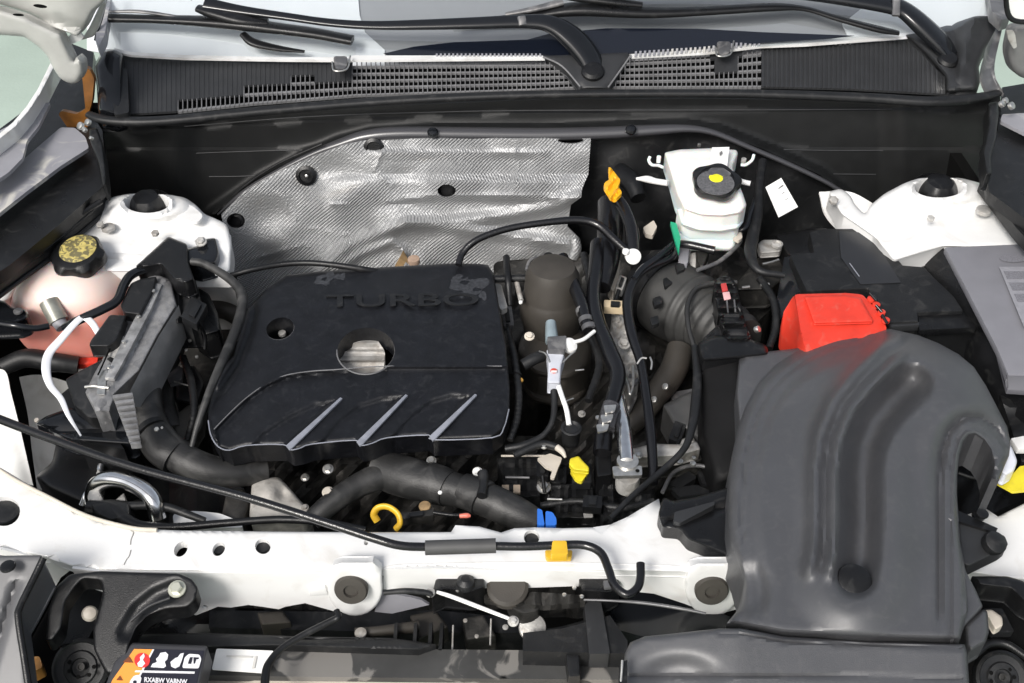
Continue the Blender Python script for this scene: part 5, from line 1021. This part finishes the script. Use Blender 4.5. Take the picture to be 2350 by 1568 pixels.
def zz(u, v): return float(pf(np.array([[u, v]]))[0])
hf('label_frame', rnd([(300,1474),(478,1482),(474,1500),(440,1660),(210,1660),(262,1520)], 9), zl, mat('label_frame_grey', (.05,.05,.055), .45), wl_, wall=.03, step=12, rim=.004, rimw=7)
def lp_(name, pts, m, h=.0012, lift=.0006): return plate(name, [(p[0], p[1], zz(*p)+lift) for p in pts], .85, h, m, wl_, bev=0)
lp_('label_face', [(308,1488),(468,1493),(430,1660),(236,1660)], mat('label_navy', (.018,.018,.028), .35), .001, .0008)
ORG = mat('label_orange', (.95,.35,.06), .45); LW = mat('label_white', (.80,.80,.82), .45); LR = mat('label_red', (.75,.04,.04), .45)
lp_('orange_band', [(308,1489),(350,1490),(310,1567),(290,1660),(220,1660),(258,1560)], ORG, .001, .0012)
lp_('white_line', [(350,1490),(354,1490),(314,1567),(294,1660),(290,1660),(310,1567)], LW, .001, .0013)
def lhf(name, pts, m, lift=.0016): return lp_(name, pts, m, .0008, lift)
lhf('red_circle', ell(326,1515,18,17,0,24), LR)
lhf('flame_pictogram', [(330,1499),(332,1506),(328,1514),(333,1522),(326,1530),(317,1529),(315,1522),(322,1515),(321,1508)], LW, .0022)
lhf('figure_pictogram', [(368,1498),(380,1496),(386,1502),(384,1512),(378,1518),(381,1528),(376,1532),(346,1530),(350,1523),(360,1519),(358,1512),(364,1506)], LW)
lhf('hand_pictogram', [(396,1515),(402,1510),(408,1508),(414,1500),(422,1498),(418,1512),(412,1528),(402,1533),(393,1529),(391,1519)], LW)
lhf('book_pictogram', rnd([(424,1508),(434,1500),(458,1502),(462,1512),(456,1533),(418,1532)], 4), LW)
for q in ([(436,1508),(442,1508),(438,1523),(431,1522)], [(444,1508),(456,1509),(455,1512),(450,1512),(447,1522),(444,1522)]): lhf('book_mark', q, mat('label_navy'  , (0,0,0)), .0024)
lhf('white_rule', [(311,1538),(447,1541),(446,1545),(309,1542)], LW)
lhf('fan_symbol', rnd([(300,1560),(308,1550),(320,1548),(325,1556),(320,1572),(300,1580),(296,1570)], 4), LW); lhf('fan_symbol', ell(309,1565,4,4,0,12), MT['label_navy'], .0024)
for q in ([(296,1506),(305,1520),(282,1519)], [(275,1550),(281,1561),(267,1560)]):
    lhf('warning_triangle', q, mat('triangle_brown', (.20,.06,.02), .5), .0020)
o = text('warning_text', 'WARNING', (326,1567), (430,1572), 13, .8555, LW, wl_, ext=.0002, lift=.003) if False else None
# lettering block, small capitals as printed
tw = text('printed_text', 'RXABW VABNW', (331,1566), (430,1571), 11, .858, LW, wl_, ext=.0002, lift=.0012, bold=.03)
wr = tube('latch_cable', [(772,1402,.85,8),(776,1416,.85,8),(760,1425,.848,8),(700,1455,.845,8),(650,1485,.842,8),(622,1515,.84,9),(610,1545,.84,10),(606,1620,.84,10)], 8, BLK, None, ring=12)
tag(wr, 'black cable curving down across the white sticker by the radiator', 'cable')
# latch assembly
la = thing('bonnet_latch', 'black and bare metal bonnet latch with springs under the white panel', 'latch')
hf('latch_block', rnd([(1010,1308),(1090,1306),(1112,1312),(1112,1348),(1085,1358),(1020,1352),(990,1366),(1000,1330)], 4), .86, BLK, la, wall=.04, step=8, rim=.004, rimw=5); lathe('rubber_foot', (1068,1330,.87), [(22,-20),(20,-5),(14,0),(10,4)], BLK2, la)
lathe('spring_drum', (1165,1345,.85), [(46,-30),(48,-22),(45,-18),(48,-12),(45,-6),(48,0),(40,6)], BRN, la, axis=(0,-.3,.95))
hf('latch_plate', rnd([(1110,1362),(1230,1358),(1340,1366),(1345,1382),(1250,1390),(1112,1376)], 5), .84, DCAST, la, wall=.01, step=8, f=lambda p: .005*np.sin(p[:, 0]*.15)); hf('latch_claw', rnd([(1160,1372),(1215,1366),(1245,1385),(1235,1405),(1200,1412),(1170,1395)], 8), .835, DCAST, la, wall=.02, step=7, rim=.006, rimw=8)
lathe('lock_cylinder', (1222,1440,.80), [(30,-14),(32,0),(30,18),(20,22)], CAST, la, axis=(0,-.5,.85)); disc('brass_ring', (1219,1405,.82), 12, 8, mat('dull_brass', (.35,.30,.12), .5, metal=.5), la, seg=16)
hf('latch_block', rnd([(1322,1308),(1410,1308),(1425,1345),(1400,1360),(1335,1356)], 5), .86, BLK, la, wall=.04, step=9, rim=.004, rimw=5); plate('block_tab', rnd([(1384,1332),(1402,1331),(1404,1346),(1387,1347)], 3), .868, .006, GUN, la)
tube('silver_rod', [(1002,1358,.858,4),(1040,1370,.856,5),(1100,1393,.852,5),(1170,1420,.846,4)], 5, PAP, la); bolt((1178,1426,.85), 13, CAST, la); disc('rod_joint', (988,1362,.86), 11, 8, CAST, la, seg=14)
tube('release_cable', [(880,1360,.87,6),(930,1356,.87,7),(980,1360,.865,7),(992,1368,.862,5)], 7, BLK2, la); tube('release_cable', [(1340,1376,.845,3),(1400,1378,.85,3),(1480,1384,.86,4),(1560,1396,.865,4),(1620,1408,.87,3)], 3.5, GUN, la)
tube('dark_wire', [(1250,1446,.80),(1290,1440,.80),(1345,1425,.80)], 3, BLK2, la)
for u, v in ((1127,1440),(1040,1455)): tube('thin_rod', [(u, v-20, .79),(u-2, v+40, .785)], 2.2, CAST, la)
for u, v in ((1050,1355),(1295,1366),(1318,1350),(1335,1370)): disc('bright_stud', (u, v, .855), 5, 4, STEEL, la, seg=10)
# ================================================================ headlight brackets and horns
def horn(cu, cv, r, label, z, flip=1):
    h = thing('horn', label, 'horn', 'horns behind the bumper')
    lathe('horn_bell', (cu, cv, z), [(r,-20),(r*1.02,-6),(r,4),(r*.9,9),(r*.84,4),(r*.6,2),(r*.55,6),(r*.34,7),(r*.3,0),(r*.12,-1),(r*.1,5)], BLK2, h, axis=(0,-.55,.8), seg=40)
    for k in range(7):
        a = 2*math.pi*k/7; disc('horn_slot', (cu+math.cos(a)*r*.45, cv-2+math.sin(a)*r*.36, z+.008), r*.075, 1.2, DRK, h, seg=10, axis=(0,-.55,.8))
    lathe('horn_hub', (cu, cv-2, z+.007), [(r*.14,0),(r*.14,3),(r*.09,3.2),(r*.08,1)], DCAST, h, axis=(0,-.55,.8)); return h
horn(186,1532,66, 'round black horn below the black arm at the lower left', .80)
horn(2300,1556,62, 'round brownish horn at the lower right corner beside the duct', .80)
hb = thing('headlight_bracket', 'black plastic headlight bracket with an arm bolted to the white panel, lower left', 'bracket', 'headlight brackets')
hf('arm', rnd([(228,1310),(410,1316),(440,1328),(456,1350),(448,1378),(430,1394),(380,1398),(340,1412),(312,1440),(296,1480),(286,1545),(244,1545),(215,1490),(214,1440),(226,1400),(236,1360),(232,1332),(190,1328),(170,1350),(150,1380),(142,1440),(120,1470),(104,1470),(110,1400),(130,1345),(160,1318)], 9), [(228,1310,.895),(440,1350,.895),(260,1540,.85)], BLK, hb, wall=.02, step=8, rim=.003, rimw=6,
   f=lambda p: -.006*ss(pdist(p, [(404,1350),(360,1368),(320,1400),(290,1450)])[0], 26, 6))
tube('arm_rib', [(390,1372,.892),(340,1392,.888),(300,1425,.880)], 3.5, COWL, hb); bolt((407,1352,.893), 21, mat('pale_zinc', (.62,.62,.52), .35, metal=.6), hb)
hf('inner_web', rnd([(170,1335),(236,1336),(236,1400),(200,1470),(130,1480),(130,1400)], 10), .82, BLK, hb, wall=.03, step=12); lathe('tan_knob', (206,1408,.845), [(17,-10),(18,0),(14,8),(4,12)], BEI, hb, axis=(.3,-.4,.8)); hf('amber_bulb', rnd([(62,1510),(90,1505),(98,1530),(70,1545)], 6), .78, mat('amber', (.25,.12,.03), .3), hb, wall=.02, step=9)
hf('housing', rnd([(-60,1276),(70,1274),(96,1274),(102,1290),(60,1370),(42,1400),(50,1460),(60,1540),(70,1660),(-60,1660)], 5), [(-60,1276,.94),(100,1276,.94),(0,1600,.86)], mat('bracket_grey', (.10,.10,.105), .42, noise=.1), hb, wall=.05, step=10, rim=.004, rimw=6, f=lambda p: -.006*np.exp(-((p[:, 0]-30+.3*(p[:, 1]-1360))/9)**2)*(p[:, 1] > 1330))
tube('housing_edge', [(100,1280,.945),(78,1326,.935),(46,1392,.925),(42,1420,.92),(54,1500,.90),(66,1580,.88)], 8, BLK, hb); disc('push_clip', (18,1300,.945), 18, 5, BLK, hb, bev=.3)
rbk = thing('headlight_bracket', 'black headlight bracket arms at the right edge beside the duct', 'bracket', 'headlight brackets')
hf('arm', rnd([(2196,1178),(2270,1208),(2284,1220),(2306,1230),(2314,1250),(2300,1262),(2222,1300),(2205,1290)], 5), .915, COWL, rbk, wall=.02, step=8, rim=.004, rimw=6); hf('arm_top', [(2196,1176),(2200,1172),(2290,1212),(2285,1222),(2200,1196)], .919, BLK, rbk, wall=.01, step=10)
lathe('rubber_buffer', (2282,1246,.925), [(26,-12),(28,0),(26,8),(16,13),(3,15)], BLK2, rbk, axis=(.2,-.3,.9)); disc('push_clip', (2254,1180,.925), 14, 5, BLK, rbk)
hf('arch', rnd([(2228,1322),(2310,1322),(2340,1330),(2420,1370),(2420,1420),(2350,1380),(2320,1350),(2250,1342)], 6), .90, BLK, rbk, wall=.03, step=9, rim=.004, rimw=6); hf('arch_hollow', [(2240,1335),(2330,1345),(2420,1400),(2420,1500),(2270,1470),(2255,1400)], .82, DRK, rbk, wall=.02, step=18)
hf('tan_mount', rnd([(2258,1400),(2275,1398),(2300,1415),(2302,1436),(2284,1446),(2276,1432)], 6), .87, BEI, rbk, wall=.01, step=7, rim=.003, rimw=5); hf('mount_plate', rnd([(2256,1396),(2300,1396),(2328,1450),(2278,1452)], 5), .85, BLK2, rbk, wall=.01, step=9)
tube('rim_arch', [(2240,1500,.84),(2270,1476,.84),(2310,1478,.84),(2360,1510,.84)], 9, BLK, rbk)
# ================================================================ wiring, clips and small fittings deep in the bay
def conduit(name, label, pts, r, m=BLK2, pitch=900, cat='wiring', ties=()):
    o = thing(name, label, cat, 'ribbed wiring conduits')
    tube('sleeve', pts, r, m, o, n=18, ring=14, mod=lambda a, t: 1+.10*math.cos(a*pitch))
    for u, v, z in ties: disc('cable_tie', (u, v, z), r*1.2, 3, CAST if False else BLK, o, seg=14, axis=(.3,.9,.3))
    return o
conduit('wiring_conduit', 'ribbed wiring conduit running down beside the right edge of the engine cover', [(1165,760,.85,8),(1180,820,.86,9),(1190,900,.86,9),(1186,960,.85,9),(1170,1010,.84,8)], 9, ties=[(1188,860,.862)])
conduit('wiring_conduit', 'ribbed wiring conduit behind the tall brown-grey canister', [(1340,585,.86,9),(1355,660,.86,9),(1345,740,.85,8),(1375,830,.84,9),(1350,920,.83,9)], 9)
conduit('wiring_conduit', 'ribbed wiring conduit crossing low in front of the gearbox bracket', [(1240,1160,.80,8),(1330,1150,.805,8),(1420,1165,.81,9),(1500,1150,.81,8)], 8)
conduit('wiring_conduit', 'ribbed wiring conduit between the thick left hose and the engine cover', [(420,820,.83,8),(440,880,.83,9),(445,950,.82,9),(430,1010,.80,8)], 9)
conduit('wiring_conduit', 'ribbed wiring conduit looping below the battery beside the flow sensor', [(1745,640,.86,9),(1775,690,.86,9),(1780,750,.85,9),(1765,800,.84,9)], 9)
def plug(u, v, z, w_, h_, m, label, rot=0, lead=None):
    o = thing('electrical_connector', label, 'connector', 'electrical connectors'); c, s = math.cos(math.radians(rot)), math.sin(math.radians(rot))
    R = lambda x, y: (u+x*c-y*s, v+x*s+y*c)
    plate('connector_body', rnd([R(-w_,-h_),R(w_,-h_),R(w_,h_),R(-w_,h_)], 3), z, .014, m, o, bev=.0015)
    plate('connector_latch', rnd([R(-w_*.4,-h_*.8),R(w_*.4,-h_*.8),R(w_*.4,h_*.5),R(-w_*.4,h_*.5)], 2), z+.004, .004, BLK2, o, bev=.0006)
    if lead: tube('lead', lead, 4.5, BLK, o, ring=8)
plug(1425,648,.86,9,16,CAST,'small cream and black connector left of the long slim hose', 20, [(1420,665,.862),(1412,700,.85),(1425,740,.84)])
plug(1412,697,.875,26,8,CREAM,'cream bar shaped connector between two black hoses in the middle', 3)
plug(1165,725,.84,12,22,GUN,'dark grey connector at the right edge of the engine cover', -8, [(1165,745,.845),(1172,800,.84)])
plug(1245,1075,.82,14,18,BLK,'black connector above the socket block below the engine cover', 0, [(1245,1092,.82),(1250,1130,.81)])
plug(1335,1085,.825,22,22,BLK2,'square black relay left of the steel tube', 0)
plug(1360,1150,.83,22,14,BLK,'black relay box low on the valve block', 4)
plug(1555,990,.80,14,22,BLK2,'dark connector behind the taped wiring loom', 20, [(1560,1010,.80),(1545,1045,.80)])
plug(445,712,.915,20,26,BLK2,'dark connector plugged into the side of the grey control module', 28, [(455,740,.91),(470,770,.88),(470,800,.86)])
plug(1665,1000,.80,12,26,BLK,'black connector half hidden behind the left edge of the duct', -10)
plug(955,1180,.835,40,7,DCAST,'long slim metal-edged connector right of the yellow dipstick ring', -7, [(995,1176,.835),(1040,1182,.834),(1075,1180,.834)])
o = disc('rusty_cap', (975,1163,.83), 14, 6, MT['rusty_tab'], None, seg=14); tag(o, 'small rusty metal cap under the big radiator hose', 'cap')
o = tube('red_tip', [(1055,1184,.842,5),(1072,1183,.843,6),(1080,1184,.843,3)], 5, mat('coral_tip', (.75,.20,.14), .4), None); tag(o, 'small coral red wire end lying under the radiator hose', 'wire end')
# castings with bolts right of the canister
fx = thing('coolant_housing', 'mottled bare metal coolant housing between two black hoses', 'housing')
hf('housing_body', rnd([(1405,700),(1440,720),(1462,790),(1468,860),(1448,900),(1425,860),(1400,770)], 8), .845, CAST, fx, wall=.05, step=6, rim=.008, rimw=9, f=lambda p: .006*np.sin(p[:, 0]*.22)*np.sin(p[:, 1]*.17))
bolt((1432,790,.86), 15, CAST, fx); tube('bright_edge', [(1418,830,.862),(1440,880,.862),(1446,905,.86),(1453,880,.86),(1452,840,.86)], 3.2, STEEL, fx)
hf('housing_arm', rnd([(1400,600),(1424,596),(1420,640),(1408,670),(1396,660)], 4), .86, BEI, fx, wall=.02, step=7, rim=.003, rimw=4)
disc('bright_stud', (1372,960,.86), 6, 5, STEEL, fx, seg=10)
gr = thing('gearbox_casting', 'grey smooth gearbox casting behind the dusty slanting hose', 'gearbox')
hf('casting', rnd([(1520,930),(1570,905),(1606,890),(1614,960),(1604,1010),(1575,985),(1545,975)], 8), .80, mat('smooth_grey_cast', (.10,.10,.10), .45, metal=.3, noise=.2), gr, wall=.05, step=8, rim=.008, rimw=12)
hf('casting_foot', rnd([(1555,1010),(1590,1000),(1610,1040),(1560,1045)], 6), .80, CAST, gr, wall=.03, step=8, rim=.006, rimw=8)
for (u, v) in ((1590,1066),(1650,905),(1622,935)): disc('bright_stud', (u, v, .83), 7, 6, STEEL, gr, seg=12)
hf('cross_arm', rnd([(1448,1030),(1500,1018),(1575,1020),(1600,1012),(1608,1032),(1560,1046),(1460,1052)], 5), .826, CAST, gr, wall=.02, step=7, rim=.004, rimw=5)
hc = thing('hose_holder', 'small bright wire hose holders on the long slim hose', 'clip')
tube('wire_holder', [(1462,835,.895),(1472,822,.9),(1484,822,.9)], 2.4, STEEL, hc); tube('wire_holder', [(1492,820,.9),(1496,832,.9),(1494,848,.896)], 2.4, STEEL, hc)
tube('wire_holder', [(1320,850,.86),(1340,848,.86)], 2, STEEL, hc); tube('wire_holder', [(1290,925,.86),(1305,918,.86),(1316,914,.86)], 2, STEEL, hc)
wc = thing('wheel_well_fittings', 'dark plastic clip and white hose holder where loom meets dipstick tube', 'clip')
lathe('white_clip', (1452,588,.915), [(17,-8),(18,0),(18,8),(14,10)], PAP, wc, axis=(.1,-.8,.5)); disc('white_clip_ear', (1436,580,.925), 8, 8, PAP, wc, seg=12)
hf('pale_bracket', rnd([(1476,522),(1500,505),(1508,520),(1498,540),(1482,536)], 3), .90, BEI, wc, wall=.008, step=7)
# left dark pocket
lp2 = thing('accessory_drive', 'dark pulley housing with pale bracket left of the engine cover', 'housing')
hf('pulley_guard', rnd([(395,850),(445,835),(470,880),(455,930),(400,920)], 10), .80, BLK2, lp2, wall=.05, step=9, rim=.01, rimw=10)
hf('pale_bracket', rnd([(382,862),(412,838),(420,850),(416,872),(390,880)], 3), .82, GUN, lp2, wall=.008, step=7); hf('pale_plate', rnd([(395,960),(430,930),(470,925),(465,980),(440,1020),(405,1015)], 6), .79, mat('olive_cast', (.09,.088,.08), .5, metal=.2, noise=.2), lp2, wall=.02, step=9, rim=.004, rimw=6)
for u, v in ((408,768),(436,783),(428,805),(452,820)): disc('bright_stud', (u, v, .86), 4, 4, STEEL, lp2, seg=10)
tube('bright_edge', [(400,876,.825),(430,884,.825),(442,886,.825)], 2, STEEL, lp2)
# more under the front panel
um = thing('front_beam', 'dark front crash beam and brackets visible beneath the white panel', 'beam')
hf('beam', [(480,1400),(760,1404),(1000,1400),(1200,1420),(1200,1452),(900,1450),(480,1440)], .74, BLK2, um, wall=.06, step=14, f=lambda p: .006*np.sin(p[:, 0]*.05)); hf('beam_bracket', rnd([(590,1405),(650,1402),(670,1430),(600,1436)], 6), .76, GUN if False else BRN, um, wall=.03, step=9, rim=.005, rimw=7)
hf('beam_bracket', rnd([(940,1412),(1000,1400),(1030,1440),(960,1470)], 6), .77, BRN, um, wall=.03, step=9, rim=.005, rimw=7); hf('beam_bracket', rnd([(1060,1420),(1110,1410),(1140,1460),(1070,1470)], 6), .76, DCAST, um, wall=.03, step=9, rim=.005, rimw=7)
for u, v, r in ((1068,1425,5),(836,1452,5),(1160,1440,7),(1094,1461,5)): disc('bright_stud', (u, v, .80), r, 4, CAST, um, seg=10)
# lid hinge and label on the airbox, bolts on the tray
for (u, v, z, r, lab) in ((1248,1024,.845,8,'small bright bolt at the right end of the skirt of the engine cover'), (700,1096,.80,10,'grey bolt in the shade under the front skirt of the engine cover')):
    b = bolt((u, v, z), r, STEEL, None); tag(b, lab, 'bolt')
# ================================================================ origins: every thing stands at its own base
def desc(o):
    r = []
    for c in o.children: r.append(c); r += desc(c)
    return r
bpy.context.view_layer.update()
for o in [q for q in SC.objects if q.parent is None and q.type in ('EMPTY', 'MESH') and q.name not in ('ground',)]:
    fam = ([o] if o.type == 'MESH' else [])+[c for c in desc(o) if c.type == 'MESH']
    if not fam: continue
    lo = Vector((1e9,)*3); hi = -lo
    for c in fam:
        for v in c.data.vertices:
            p = v.co+c.location
            lo = Vector(map(min, lo, p)); hi = Vector(map(max, hi, p))
    L = Vector(((lo.x+hi.x)/2, (lo.y+hi.y)/2, lo.z)); seen = set(); Tm = Matrix.Translation(-L)
    for c in fam:
        if c.data.name not in seen: c.data.transform(Tm); seen.add(c.data.name)
    o.location = o.location+L
